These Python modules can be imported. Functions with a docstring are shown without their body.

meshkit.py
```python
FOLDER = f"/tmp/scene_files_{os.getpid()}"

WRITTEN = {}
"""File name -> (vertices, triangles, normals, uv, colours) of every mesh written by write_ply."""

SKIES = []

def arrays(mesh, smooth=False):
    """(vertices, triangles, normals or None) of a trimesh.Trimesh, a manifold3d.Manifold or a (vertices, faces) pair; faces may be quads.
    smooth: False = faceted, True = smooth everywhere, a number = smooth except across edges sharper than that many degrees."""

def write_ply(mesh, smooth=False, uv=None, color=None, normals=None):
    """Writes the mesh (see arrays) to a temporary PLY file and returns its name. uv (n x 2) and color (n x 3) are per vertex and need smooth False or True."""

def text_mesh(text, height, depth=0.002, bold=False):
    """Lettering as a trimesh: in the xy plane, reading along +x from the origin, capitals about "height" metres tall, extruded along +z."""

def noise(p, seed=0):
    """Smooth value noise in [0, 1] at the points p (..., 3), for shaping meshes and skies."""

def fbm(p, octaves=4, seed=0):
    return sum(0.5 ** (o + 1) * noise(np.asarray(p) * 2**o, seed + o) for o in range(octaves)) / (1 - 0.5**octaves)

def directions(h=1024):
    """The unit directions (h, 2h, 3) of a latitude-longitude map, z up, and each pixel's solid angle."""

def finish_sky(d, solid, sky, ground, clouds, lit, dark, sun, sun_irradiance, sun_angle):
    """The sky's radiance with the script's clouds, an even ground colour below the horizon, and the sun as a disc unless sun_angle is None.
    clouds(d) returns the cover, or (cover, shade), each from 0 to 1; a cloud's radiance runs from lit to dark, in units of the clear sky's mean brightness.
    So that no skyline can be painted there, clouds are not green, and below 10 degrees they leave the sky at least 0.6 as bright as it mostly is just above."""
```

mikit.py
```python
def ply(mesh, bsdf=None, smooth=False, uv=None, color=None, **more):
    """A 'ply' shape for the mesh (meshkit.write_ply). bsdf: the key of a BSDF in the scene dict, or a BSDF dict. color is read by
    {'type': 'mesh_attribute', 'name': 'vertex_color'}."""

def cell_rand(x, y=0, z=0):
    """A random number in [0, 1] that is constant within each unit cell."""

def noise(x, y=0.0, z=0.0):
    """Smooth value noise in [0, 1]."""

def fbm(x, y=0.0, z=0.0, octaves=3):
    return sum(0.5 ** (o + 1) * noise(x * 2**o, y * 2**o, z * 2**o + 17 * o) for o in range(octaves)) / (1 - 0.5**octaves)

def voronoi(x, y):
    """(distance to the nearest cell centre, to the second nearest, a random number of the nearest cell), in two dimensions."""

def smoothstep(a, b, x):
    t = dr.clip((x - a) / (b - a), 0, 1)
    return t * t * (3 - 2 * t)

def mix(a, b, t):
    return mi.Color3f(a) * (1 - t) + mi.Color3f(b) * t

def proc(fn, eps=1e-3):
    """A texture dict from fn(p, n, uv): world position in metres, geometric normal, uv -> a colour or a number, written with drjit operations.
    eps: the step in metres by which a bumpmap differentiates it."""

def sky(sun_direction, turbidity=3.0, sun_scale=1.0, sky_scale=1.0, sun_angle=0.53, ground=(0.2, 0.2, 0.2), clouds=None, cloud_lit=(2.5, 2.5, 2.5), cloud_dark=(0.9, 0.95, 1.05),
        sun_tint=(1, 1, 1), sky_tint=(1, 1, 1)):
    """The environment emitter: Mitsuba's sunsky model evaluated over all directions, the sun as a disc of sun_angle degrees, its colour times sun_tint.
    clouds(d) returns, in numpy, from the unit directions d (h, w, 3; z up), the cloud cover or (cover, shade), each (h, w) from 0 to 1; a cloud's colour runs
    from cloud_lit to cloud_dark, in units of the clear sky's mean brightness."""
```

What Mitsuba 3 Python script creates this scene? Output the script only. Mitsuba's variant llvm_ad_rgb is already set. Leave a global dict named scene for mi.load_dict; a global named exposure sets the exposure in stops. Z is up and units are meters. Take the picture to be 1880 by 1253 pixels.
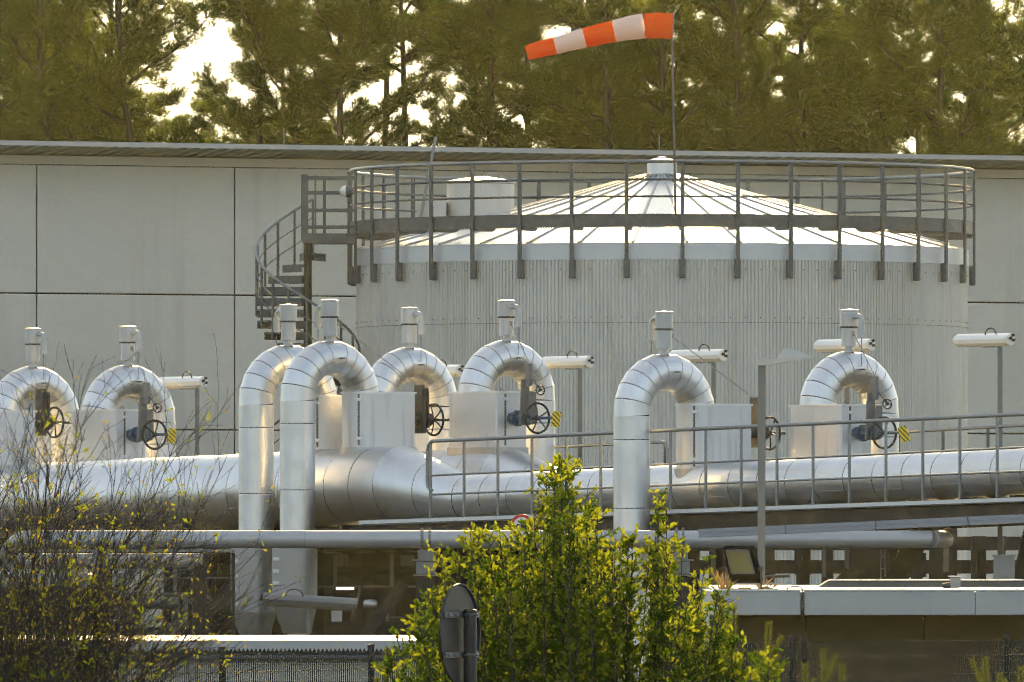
import math, random
import numpy as np, trimesh, mitsuba as mi, drjit as dr
import mikit, meshkit
from mikit import noise, fbm, smoothstep, mix, proc

T = mi.ScalarTransform4f
scene, labels = {}, {}
rng = np.random.default_rng(11)
HAZE = 0.000056
F, HZ, ZC = 22500.0, 1040.0, 2.85          # focal length in photo pixels, horizon row, eye height above the ground

# ---------------------------------------------------------------- camera, sky, exposure
scene['haze_air'] = {'type': 'homogeneous', 'albedo': {'type': 'rgb', 'value': [0.86, 0.95, 0.70]}, 'sigma_t': {'type': 'rgb', 'value': [HAZE, HAZE, HAZE]}, 'phase': {'type': 'hg', 'g': 0.95}}
scene['camera'] = {'type': 'perspective', 'medium': {'type': 'ref', 'id': 'haze_air'}, 'fov': math.degrees(2 * math.atan(940 / F)), 'fov_axis': 'x',
                   'to_world': T().look_at(origin=[0, 0, ZC], target=[0, 100, ZC], up=[0, 0, 1]),
                   'principal_point_offset_y': -(HZ - 626.5) / 1253, 'near_clip': 1.0, 'far_clip': 3000.0}
SUN_E, SUN_A = math.radians(17.5), math.radians(2.9)
SUN = [math.sin(SUN_A) * math.cos(SUN_E), math.cos(SUN_A) * math.cos(SUN_E), math.sin(SUN_E)]
def veil(d):                                # thin, fairly even veil of cloud over the whole sky
    c = meshkit.fbm(d * np.array([2.2, 2.2, 5.0]) + 3.0, 4, 5)
    return np.clip(0.24 + 1.1 * (c - 0.42), 0.06, 0.7), np.clip((c - 0.5) * 2.2, 0, 0.6)
scene['sky'] = mikit.sky(SUN, turbidity=3.5, sun_tint=(1.0, 0.92, 0.62), sky_tint=(1.0, 1.0, 1.0), ground=(0.05, 0.05, 0.04), clouds=veil, cloud_lit=(2.65, 2.65, 2.68), cloud_dark=(1.15, 1.15, 1.18))
exposure = 3.1

# ---------------------------------------------------------------- helpers
def V(*a): return np.array(a, float)
def P(px, py, Y): return V((px - 940) * Y / F, Y, ZC + (HZ - py) * Y / F)
def unit(v): v = np.asarray(v, float); return v / np.linalg.norm(v)
UX, UY, UZ = V(1, 0, 0), V(0, 1, 0), V(0, 0, 1)

def join(*ms):
    vs, fs, n = [], [], 0
    for v, f in ms:
        if len(v):
            vs.append(np.asarray(v, float)); fs.append(np.asarray(f, int) + n); n += len(v)
    return np.vstack(vs), np.vstack(fs)

def box(c, h, ax=(UX, UY, UZ), bev=0.0):
    """Box at c with half sizes h along ax; bev cuts the edges."""
    s = np.array([[x, y, z] for x in (-1, 1) for y in (-1, 1) for z in (-1, 1)], float)
    A = np.array(ax, float)
    if bev <= 0:
        v = c + (s * h) @ A
        f = np.array([[0, 1, 3], [0, 3, 2], [4, 6, 7], [4, 7, 5], [0, 4, 5], [0, 5, 1], [2, 3, 7], [2, 7, 6], [0, 2, 6], [0, 6, 4], [1, 5, 7], [1, 7, 3]])
        if np.linalg.det(A) < 0: f = f[:, ::-1]
        return v, f
    h = np.asarray(h, float); pts = []
    for q in s:
        for k in range(3):
            o = h - bev; o[k] = h[k]; pts.append(q * o)
    hull = trimesh.convex.convex_hull(np.array(pts))
    f = hull.faces
    if np.linalg.det(A) < 0: f = f[:, ::-1]
    return c + np.asarray(hull.vertices) @ A, np.asarray(f)

def box2(a, b, w, t, up=UZ, bev=0.0):
    """Bar from a to b, w across (horizontal), t along up."""
    a, b = np.asarray(a, float), np.asarray(b, float)
    d = b - a; L = np.linalg.norm(d); d = d / L
    s = np.cross(d, up)
    s = unit(s) if np.linalg.norm(s) > 1e-6 else UX
    u = np.cross(s, d)
    return box((a + b) / 2, (L / 2, w / 2, t / 2), (d, s, u), bev)

def loft(rings, cap=True, close=False):
    rings = [np.asarray(r, float) for r in rings]
    n, m = len(rings[0]), len(rings)
    v = np.vstack(rings); f = []
    i = np.arange(n); j = (i + 1) % n
    for k in range(m if close else m - 1):
        a, b = k * n, ((k + 1) % m) * n
        f.append(np.stack([a + i, a + j, b + j], 1)); f.append(np.stack([a + i, b + j, b + i], 1))
    if cap and not close:
        c0, c1 = len(v), len(v) + 1
        v = np.vstack([v, rings[0].mean(0), rings[-1].mean(0)])
        f.append(np.stack([j, i, np.full(n, c0)], 1))
        f.append(np.stack([(m - 1) * n + i, (m - 1) * n + j, np.full(n, c1)], 1))
    return v, np.vstack(f)

def frame(d):
    d = unit(d); s = np.cross(d, UZ)
    s = UX.copy() if np.linalg.norm(s) < 1e-4 else unit(s)
    return s, np.cross(s, d)

def circle(c, r, s, u, n=16, ph=0.0):
    a = ph + np.arange(n) * 2 * np.pi / n
    return c + r * (np.cos(a)[:, None] * s + np.sin(a)[:, None] * u)

def cyl(a, b, r, n=16, r2=None, cap=True):
    a, b = np.asarray(a, float), np.asarray(b, float)
    s, u = frame(b - a)
    return loft([circle(a, r, s, u, n)[::-1], circle(b, r if r2 is None else r2, s, u, n)[::-1]][::1], cap) if False else loft([circle(a, r, s, u, n), circle(b, r if r2 is None else r2, s, u, n)], cap)

def tube(pts, r, n=8, cap=True, close=False):
    pts = np.asarray(pts, float); m = len(pts)
    r = np.broadcast_to(np.asarray(r, float), m)
    if close: tan = np.roll(pts, -1, 0) - np.roll(pts, 1, 0)
    else: tan = np.gradient(pts, axis=0)
    tan = tan / np.maximum(np.linalg.norm(tan, axis=1, keepdims=True), 1e-9)
    s, u = frame(tan[0]); rings = []
    for k in range(m):
        s = s - tan[k] * (s @ tan[k]); s = unit(s); u = np.cross(s, tan[k])
        rings.append(circle(pts[k], r[k], s, u, n))
    return loft(rings, cap, close)

def lathe(c, prof, n=32, ax=UZ, s=None):
    """prof: list of (radius, height) along ax."""
    ax = unit(ax)
    if s is None: s = UX if abs(ax @ UX) < 0.9 else UY
    s = unit(s - ax * (s @ ax)); u = np.cross(ax, s)
    ringy = tuple(prof[0]) == tuple(prof[-1])
    return loft([circle(c + ax * h, max(r, 1e-4), s, u, n) for r, h in (prof[:-1] if ringy else prof)], close=ringy)

def prism(poly, c, ax, ay, az, t0, t1):
    """2-D polygon (in ax, ay about c) extruded along az from t0 to t1."""
    poly = np.asarray(poly, float)
    from shapely.geometry import Polygon
    pg = Polygon(poly)
    if not pg.exterior.is_ccw: poly = poly[::-1]
    v2, f2 = trimesh.creation.triangulate_polygon(Polygon(poly), engine='earcut')
    n = len(v2)
    lo = c + v2[:, :1] * ax + v2[:, 1:] * ay + t0 * az
    hi = lo + (t1 - t0) * az
    m = len(poly); r0 = c + poly[:, :1] * ax + poly[:, 1:] * ay + t0 * az; r1 = r0 + (t1 - t0) * az
    i = np.arange(m); j = (i + 1) % m
    side = np.vstack([np.stack([i, j, m + j], 1), np.stack([i, m + j, m + i], 1)])
    out = join((lo, f2[:, ::-1]), (hi, f2), (np.vstack([r0, r1]), side))
    if np.linalg.det(np.array([ax, ay, az])) * np.sign(t1 - t0) < 0: out = (out[0], out[1][:, ::-1])
    return out

def torus(c, R, r, ax, n=28, m=8):
    s, u = frame(ax)
    return tube(circle(c, R, s, u, n), r, m, close=True)

# scene entries -----------------------------------------------------------
TAKEN = {}
def numbered(k):
    n = TAKEN.get(k, -1) + 1; TAKEN[k] = n
    return k if n == 0 else f'{k}_{n:03d}'

def thing(name, label=None, cat=None, group=None, kind=None):
    k = numbered(name); d = {}
    if label: d['label'] = label
    if cat: d['category'] = cat
    if group: d['group'] = group
    if kind: d['kind'] = kind
    labels[k] = d
    return k

def obj(name, mesh, mat, parent=None, smooth=False, label=None, kind=None, **more):
    k = numbered(name if parent is None else parent + '__' + name)
    scene[k] = mesh if isinstance(mesh, dict) else mikit.ply(mesh, mat, smooth=smooth, **more)
    if label or kind:
        labels.setdefault(k, {})
        if label: labels[k]['label'] = label
        if kind: labels[k]['kind'] = kind
    return k

def tag(k, label, cat, group=None, kind=None):
    labels[k] = {'label': label, 'category': cat}
    if group: labels[k]['group'] = group
    if kind: labels[k]['kind'] = kind

# ---------------------------------------------------------------- materials
def mat(name, two=True, **d):
    b = {'type': 'principled', **d}
    scene[name] = {'type': 'twosided', 'bsdf': b} if two else b
    return name
def rgb(*c): return {'type': 'rgb', 'value': list(c)}

def alu_fn(base, var):
    def fn(p, n, uv):
        a = fbm(p.x * 2.1, p.y * 2.1, p.z * 2.1, 3)
        b = noise(p.x * 14, p.y * 14, p.z * 3)
        k = base * (1 - var + 1.2 * var * a + 0.5 * var * b)
        return mi.Color3f(k * 0.985, k, k * 1.0)
    return fn
def rough_fn(base, var):
    def fn(p, n, uv):
        return base + var * (fbm(p.x * 3.3, p.y * 3.3, p.z * 2.2, 3) - 0.5)
    return fn
mat('alu', base_color=proc(alu_fn(0.74, 0.14)), metallic=1.0, roughness=proc(rough_fn(0.40, 0.16)))
mat('alu_pale', base_color=proc(alu_fn(0.78, 0.12)), metallic=1.0, roughness=proc(rough_fn(0.44, 0.16)))
mat('alu_mid', base_color=proc(alu_fn(0.72, 0.18)), metallic=1.0, roughness=proc(rough_fn(0.36, 0.2)))
mat('vent_metal', base_color=proc(alu_fn(0.46, 0.3)), metallic=0.6, roughness=0.4)
mat('housing_metal', base_color=proc(alu_fn(0.34, 0.12)), metallic=0.7, roughness=0.42)
mat('alu_dull', base_color=proc(alu_fn(0.50, 0.18)), metallic=1.0, roughness=proc(rough_fn(0.5, 0.2)))
def box_fn(p, n, uv):
    a = fbm(p.x * 1.6, p.y * 1.6, p.z * 1.6, 3); st = fbm(p.x * 9, p.y * 9, p.z * 0.9, 3); sp = noise(p.x * 42, p.y * 42, p.z * 42)
    k = 0.68 * (0.93 + 0.14 * a) * (1 - 0.16 * smoothstep(0.56, 0.75, st)) * (1 - 0.12 * smoothstep(0.8, 0.95, sp))
    return mi.Color3f(k, k * 0.995, k * 0.985)
mat('alu_box', base_color=proc(box_fn), metallic=0.4, roughness=0.52)
def dent_fn(p, n, uv): return fbm(p.x * 3.2, p.y * 3.2, p.z * 3.2, 3)
for nm_ in ('alu', 'alu_pale', 'alu_mid', 'alu_dull'):
    scene[nm_] = {'type': 'twosided', 'bsdf': {'type': 'bumpmap', 'arbitrary': proc(dent_fn, 4e-3), 'scale': 0.007, 'bsdf': scene[nm_]['bsdf']}}
mat('sealant', base_color=rgb(0.05, 0.05, 0.05), roughness=0.8)
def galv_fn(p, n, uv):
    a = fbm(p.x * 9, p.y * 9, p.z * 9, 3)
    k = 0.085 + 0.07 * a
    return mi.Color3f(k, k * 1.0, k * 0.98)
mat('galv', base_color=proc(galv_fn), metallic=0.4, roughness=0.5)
mat('galv_rail', base_color=rgb(0.24, 0.25, 0.25), metallic=0.5, roughness=0.45)
def wallsheet_fn(p, n, uv):
    a = fbm(p.x * 7.0, p.y * 7.0, p.z * 0.35, 3)
    b = fbm(p.x * 1.3, p.y * 1.3, p.z * 0.8, 3)
    k = 0.59 + 0.16 * (a - 0.5) + 0.10 * (b - 0.5)
    warm = smoothstep(0.52, 0.75, a)
    return mix(mi.Color3f(k, k * 0.965, k * 0.86), mi.Color3f(k * 0.72, k * 0.66, k * 0.54), warm * 0.55)
mat('wall_sheet', base_color=proc(wallsheet_fn), metallic=0.1, roughness=0.55)
mat('fascia', base_color=proc(alu_fn(0.62, 0.08)), metallic=0.45, roughness=0.5)
mat('roof_sheet', base_color=proc(alu_fn(0.52, 0.12)), metallic=0.9, roughness=0.25)
def plaster(tone):
    def fn(p, n, uv):
        a = fbm(p.x * 0.5, p.y * 0.5, p.z * 0.9, 4)
        b = noise(p.x * 16, p.y * 16, p.z * 16)
        st = fbm(p.x * 2.6, p.y * 2.6, p.z * 0.16 + 9, 4)
        k = tone + 0.09 * (a - 0.5) + 0.03 * (b - 0.5)
        k = k * (1 - 0.09 * smoothstep(0.52, 0.72, st))
        return mi.Color3f(k, k * 0.975, k * 0.86)
    return fn
mat('plaster', base_color=proc(plaster(0.59)), roughness=0.85)
mat('plaster_b', base_color=proc(plaster(0.57)), roughness=0.85)
mat('eaves_metal', base_color=rgb(0.42, 0.43, 0.42), metallic=0.2, roughness=0.5)
mat('white_flashing', base_color=rgb(0.62, 0.63, 0.62), metallic=0.2, roughness=0.45)
mat('soffit', base_color=rgb(0.22, 0.225, 0.20), roughness=0.6)
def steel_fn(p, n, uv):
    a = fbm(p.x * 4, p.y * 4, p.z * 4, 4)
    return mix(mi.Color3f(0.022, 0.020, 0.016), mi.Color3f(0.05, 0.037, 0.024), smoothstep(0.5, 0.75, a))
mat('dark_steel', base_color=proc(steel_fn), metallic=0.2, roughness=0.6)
mat('blue_steel', base_color=rgb(0.22, 0.25, 0.31), metallic=0.4, roughness=0.45)
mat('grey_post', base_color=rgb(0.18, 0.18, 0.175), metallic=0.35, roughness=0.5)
mat('brown_steel', base_color=rgb(0.045, 0.04, 0.032), roughness=0.55)
mat('gear_blue', base_color=rgb(0.035, 0.075, 0.12), roughness=0.4, specular=0.5)
mat('black', base_color=rgb(0.012, 0.012, 0.012), roughness=0.45)
mat('matte_black', base_color=rgb(0.006, 0.006, 0.006), roughness=0.9, specular=0.1)
mat('fence_black', base_color=rgb(0.008, 0.009, 0.008), roughness=0.6)
mat('cream', base_color=rgb(0.78, 0.75, 0.66), roughness=0.3, specular=0.5)
mat('cover', base_color=rgb(0.66, 0.60, 0.46), roughness=0.18, specular=0.5)
mat('lamp_shade_grey', base_color=rgb(0.22, 0.21, 0.17), roughness=0.25, specular=0.5)  # cover tone darkened for the lamp standing in shade
mat('pipe_grey', base_color=proc(alu_fn(0.44, 0.12)), metallic=0.45, roughness=0.48)
mat('rack_grey', base_color=rgb(0.13, 0.125, 0.11), metallic=0.3, roughness=0.5)
mat('lamp_pale', base_color=rgb(0.46, 0.46, 0.43), metallic=0.2, roughness=0.45)
mat('white_paint', base_color=rgb(0.75, 0.75, 0.73), roughness=0.4)
mat('red_paint', base_color=rgb(0.55, 0.03, 0.02), roughness=0.4)
def stripe_fn(p, n, uv):
    s = (p.x - 0.0 + p.z) * 15.0
    t = s - dr.floor(s)
    return dr.select(t < 0.36, mi.Color3f(0.025, 0.02, 0.01), mi.Color3f(0.80, 0.56, 0.02))
mat('hazard', base_color=proc(stripe_fn), roughness=0.5)
def brown_fn(p, n, uv):
    a = fbm(p.x * 1.5, p.y * 1.5, p.z * 3, 4)
    k = 0.7 + 0.6 * a
    return mi.Color3f(0.085 * k, 0.068 * k, 0.04 * k)
mat('brown_wall', base_color=proc(brown_fn), roughness=0.8)
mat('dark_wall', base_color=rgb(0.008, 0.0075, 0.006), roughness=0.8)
def ground_fn(p, n, uv):
    a = fbm(p.x * 0.4, p.y * 0.4, 0, 4); b = fbm(p.x * 5, p.y * 5, 3, 3)
    return mix(mi.Color3f(0.022, 0.030, 0.012), mi.Color3f(0.045, 0.045, 0.026), smoothstep(0.4, 0.65, a)) * (0.7 + 0.6 * b)
mat('ground_mat', base_color=proc(ground_fn), roughness=0.95)
mat('asphalt', base_color=rgb(0.02, 0.02, 0.018), roughness=0.9)
def roof_fn(p, n, uv):
    a = fbm(p.x * 3, p.y * 3, 0, 4)
    return mix(mi.Color3f(0.5, 0.48, 0.44), mi.Color3f(0.32, 0.28, 0.2), smoothstep(0.5, 0.8, a))
mat('roof_gravel', base_color=proc(roof_fn), roughness=0.38, specular=0.8)
mat('rendered_fascia', base_color=proc(alu_fn(0.40, 0.10)), roughness=0.5, metallic=0.2)
mat('pale_panel', base_color=rgb(0.60, 0.56, 0.47), roughness=0.5)
mat('pane_blue', base_color=rgb(0.55, 0.60, 0.68), roughness=0.15, specular=0.6)
def bark_fn(p, n, uv):
    a = fbm(p.x * 5, p.y * 5, p.z * 1.4, 3)
    return mix(mi.Color3f(0.035, 0.028, 0.02), mi.Color3f(0.09, 0.058, 0.034), a)
mat('bark', base_color=proc(bark_fn), roughness=0.9)
mat('twig', base_color=rgb(0.035, 0.022, 0.014), roughness=0.6)
def thin(name, col, dt, rough=0.5, spec=0.3):
    scene[name] = {'type': 'principledthin', 'base_color': col if isinstance(col, dict) else rgb(*col), 'diff_trans': dt, 'roughness': rough, 'eta': 1.4, 'spec_trans': 0.0}
    return name
thin('needles', (0.085, 0.12, 0.018), 1.35, 0.6)
thin('needles_b', (0.115, 0.145, 0.020), 1.35, 0.6)
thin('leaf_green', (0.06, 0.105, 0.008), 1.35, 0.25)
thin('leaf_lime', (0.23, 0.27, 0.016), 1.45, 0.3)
thin('leaf_pine', (0.11, 0.135, 0.028), 1.1, 0.5)
thin('leaf_yellow', (0.38, 0.28, 0.025), 1.2, 0.4)
thin('fabric_orange', (0.82, 0.14, 0.025), 0.7, 0.7)
thin('fabric_white', (0.74, 0.70, 0.64), 0.7, 0.7)
thin('dry_grass', (0.30, 0.21, 0.10), 0.6, 0.6)

# ---------------------------------------------------------------- setting: ground
g = obj('ground', (np.array([[-300, -60, 0], [300, -60, 0], [300, 700, 0], [-300, 700, 0]], float), np.array([[0, 1, 2], [0, 2, 3]])), 'ground_mat')
labels[g] = {'label': 'rough grassy ground under the plant', 'kind': 'structure'}
yd = obj('yard', (np.array([[-40, 146, .004], [40, 146, .004], [40, 236, .004], [-40, 236, .004]], float), np.array([[0, 1, 2], [0, 2, 3]])), 'asphalt')
labels[yd] = {'label': 'dark asphalt yard under the pipes and the tank', 'kind': 'structure'}

scene['haze'] = {'type': 'cube', 'to_world': T().translate([0, 320, 14.5]).scale([310, 390, 15.5]), 'bsdf': {'type': 'null'}, 'interior': {'type': 'ref', 'id': 'haze_air'}}
labels['haze'] = {'label': 'thin warm evening haze in the air', 'kind': 'stuff'}

# ---------------------------------------------------------------- long hall with a pale panelled wall
def wallY(px):   # the wall recedes to the right
    xl, yl, xr, yr = -940 * 238.0 / F, 238.0, 940 * 247.0 / F, 247.0
    m = (px - 940) / F
    t = (m * yl - xl) / ((xr - xl) - m * (yr - yl))
    return yl + t * (yr - yl)
WA, WB = P(0, 0, 238.0) * V(1, 1, 0), P(1880, 0, 247.0) * V(1, 1, 0)
wd = unit(WB - WA); wn = V(wd[1], -wd[0], 0)          # towards the viewer
def eave_z(px, py): return P(px, py, wallY(px))[2]
hall = thing('industrial_hall', 'long pale grey panel-walled hall behind the round tank', 'building')
ZT = eave_z(0, 284)
def wp(s, z, out=0.0): return WA + wd * s + wn * out + UZ * z
L_at = lambda px: (P(px, 0, wallY(px)) * V(1, 1, 0) - WA) @ wd
zj1, zj2 = eave_z(0, 538.5), eave_z(400, 790)
cuts = [-9, -4.1, L_at(67.5), L_at(431), L_at(793), L_at(1150), L_at(1510), L_at(1890), L_at(1890) + 4.4, L_at(1890) + 9]
ztop_ = eave_z(0, 301)
rows = [0.0, zj2 - 2.7, zj2, zj1, ztop_]
gap = 0.014
for a, b in zip(cuts[:-1], cuts[1:]):
    for z0, z1 in zip(rows[:-1], rows[1:]):
        c = wp((a + b) / 2, (z0 + z1) / 2, -0.06)
        obj('panel', box(c, ((b - a) / 2 - gap, 0.06, (z1 - z0) / 2 - gap), (wd, wn, UZ), 0.012), 'plaster' if rng.random() < .5 else 'plaster_b', hall)
obj('top_band', box(wp((cuts[0] + cuts[-1]) / 2, (ztop_ + ZT) / 2 - .005, -0.061), ((cuts[-1] - cuts[0]) / 2 - .02, 0.06, (ZT - ztop_) / 2 - .006), (wd, wn, UZ)), 'plaster', hall)
obj('core_wall', box(wp((cuts[0] + cuts[-1]) / 2, ZT / 2 - .05, -0.20), ((cuts[-1] - cuts[0]) / 2, 0.06, ZT / 2 - .06), (wd, wn, UZ)), 'sealant', hall)
cx0, cx1 = cuts[0], cuts[-1]
obj('side_wall', box(wp(cx0 + .1, ZT / 2, -15.2), (0.1, 14.9, ZT / 2 - .05), (wd, wn, UZ)), 'plaster', hall)
obj('side_wall', box(wp(cx1 - .1, ZT / 2, -15.2), (0.1, 14.9, ZT / 2 - .05), (wd, wn, UZ)), 'plaster', hall)
obj('back_wall', box(wp((cx0 + cx1) / 2, ZT / 2, -30.2), ((cx1 - cx0) / 2, 0.1, ZT / 2 - .05), (wd, wn, UZ)), 'plaster', hall)
# trapezoidal roof sheet with its overhang, rising gently away
pitch, over, rise = 0.29, 1.15, -0.105
nr = int((cx1 - cx0) / pitch)
prof = []
for k in range(nr):
    s0 = cx0 + k * pitch
    prof += [(s0, 0.0), (s0 + .11, 0.0), (s0 + .145, 0.085), (s0 + .255, 0.085)]
prof = np.array(prof)
def roofrow(out, dz): return np.array([wp(s, ZT + z + dz, out) for s, z in prof])
n = len(prof); i = np.arange(n - 1)
def sheet_(r0, r1): return np.vstack([r0, r1]), np.vstack([np.stack([i, i + 1, n + i + 1], 1), np.stack([i, n + i + 1, n + i], 1)])
obj('roof_overhang', sheet_(roofrow(over, -over * rise), roofrow(-.02, 0.0)), 'soffit', hall)
obj('roof_sheet', sheet_(roofrow(-.02, 0.0), roofrow(-30.3, -.03)), 'soffit', hall)
zf = ZT - over * rise
obj('eaves_flashing', join(box(wp((cx0 + cx1) / 2, zf + 0.058, over + 0.012), ((cx1 - cx0) / 2, 0.01, 0.040), (wd, wn, UZ)),
                           box(wp((cx0 + cx1) / 2, zf + 0.101, over - 0.10), ((cx1 - cx0) / 2, 0.12, 0.006), (wd, wn, UZ))), 'eaves_metal', hall)
for px in (483, 1170):
    obj('lightning_rod', cyl(wp(L_at(px), zf + .10, over - .1), wp(L_at(px), zf + .10 + .33, over - .1), 0.009, 6), 'galv_rail', hall)

# ---------------------------------------------------------------- round tank
TC = P(1215, 0, 225.0) * V(1, 1, 0)
RS, RR = 5.60, 5.73
mt = lambda py, Y=219.4: ZC + (HZ - py) * Y / F
zr, zfb = mt(448), mt(477)
tank = thing('round_tank', 'round corrugated storage tank with a shallow cone roof of metal segments', 'tank')
def pol(r, deg, z): a = math.radians(deg); return TC + V(r * math.sin(a), -r * math.cos(a), z)
NR = 504
def corr(z0, z1, off):
    pr = []
    for k in range(NR):
        for da, dr_ in ((0.0, 0.0), (0.22, 0.0), (0.34, 0.024), (0.88, 0.024)):
            a = 2 * np.pi * (k + da) / NR
            pr.append((RS - 0.02 + off + dr_) * np.array([math.sin(a), -math.cos(a), 0]))
    pr = np.array(pr)
    return loft([TC + pr + UZ * z0, TC + pr + UZ * z1], cap=False)
zl = mt(592.5)
for z0, z1, off in ((0.0, zl - 2.55, 0.0), (zl - 2.62, zl + 0.03, 0.004), (zl, zfb + 0.05, 0.008)):
    obj('wall_sheet', corr(z0, z1, off), 'wall_sheet', tank)
obj('lap_shadow_strip', lathe(TC, [(RS + .02, zl - .004), (RS + .026, zl - .004), (RS + .026, zl + .004), (RS + .02, zl + .004), (RS + .02, zl - .004)], 180), 'galv', tank)  # dark strip standing in for the shadow line under the sheet lap
scr = []
for zz in (zl + 0.09, zfb - 0.17, zl - 2.5):
    for k in range(0, NR, 4):
        a = 360 * (k + 0.7) / NR
        if math.cos(math.radians(a)) > -0.1:
            c = pol(RS + 0.012, a, zz); o = unit(pol(1, a, 0) - pol(0, a, 0))
            scr.append(cyl(c, c + o * 0.012, 0.011, 5))
obj('cladding_screws', join(*scr), 'brown_steel', tank, kind='stuff')
obj('fascia', lathe(TC, [(RS + .02, zfb), (RS + .035, zfb), (RS + .035, zr - .004), (RS + .05, zr), (RS + .05, zr + .018), (RS - .02, zr + .02)], 180), 'fascia', tank, smooth=40)
# roof of 36 flat segments with standing seams
ZA, RA = mt(322, 225.0), 0.30
slope = (ZA - zr - .02) / (RS + .04 - RA)
for k in range(36):
    a0, a1 = -6 + 10 * k + .15, 4 + 10 * k - .15
    rows_ = []
    for rr in np.linspace(RS + .04, RA, 5):
        z = zr + .02 + slope * (RS + .04 - rr)
        rows_.append([pol(rr, a0, z), pol(rr, a1, z), pol(rr, a1, z - .03), pol(rr, a0, z - .03)])
    obj('roof_panel', loft(rows_), 'roof_sheet', tank)
    a = 4 + 10 * k
    side = unit(np.cross(pol(1, a, 0) - pol(0, a, 0), UZ))
    p0, p1 = pol(RS + .05, a, zr + .03), pol(RA + .05, a, zr + .03 + slope * (RS - RA))
    obj('roof_seam', join(box2(p0, p1, 0.038, 0.04)), 'alu_dull', tank)
obj('apex_vent', lathe(TC, [(RA + .06, ZA - .10), (RA + .03, ZA - .02), (RA - .03, ZA + .02), (RA - .03, ZA + .24), (RA + .02, ZA + .24), (RA + .02, ZA + .275), (.10, ZA + .30), (.07, ZA + .34), (.02, ZA + .345)], 36), 'alu_pale', tank, smooth=40)

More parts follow.
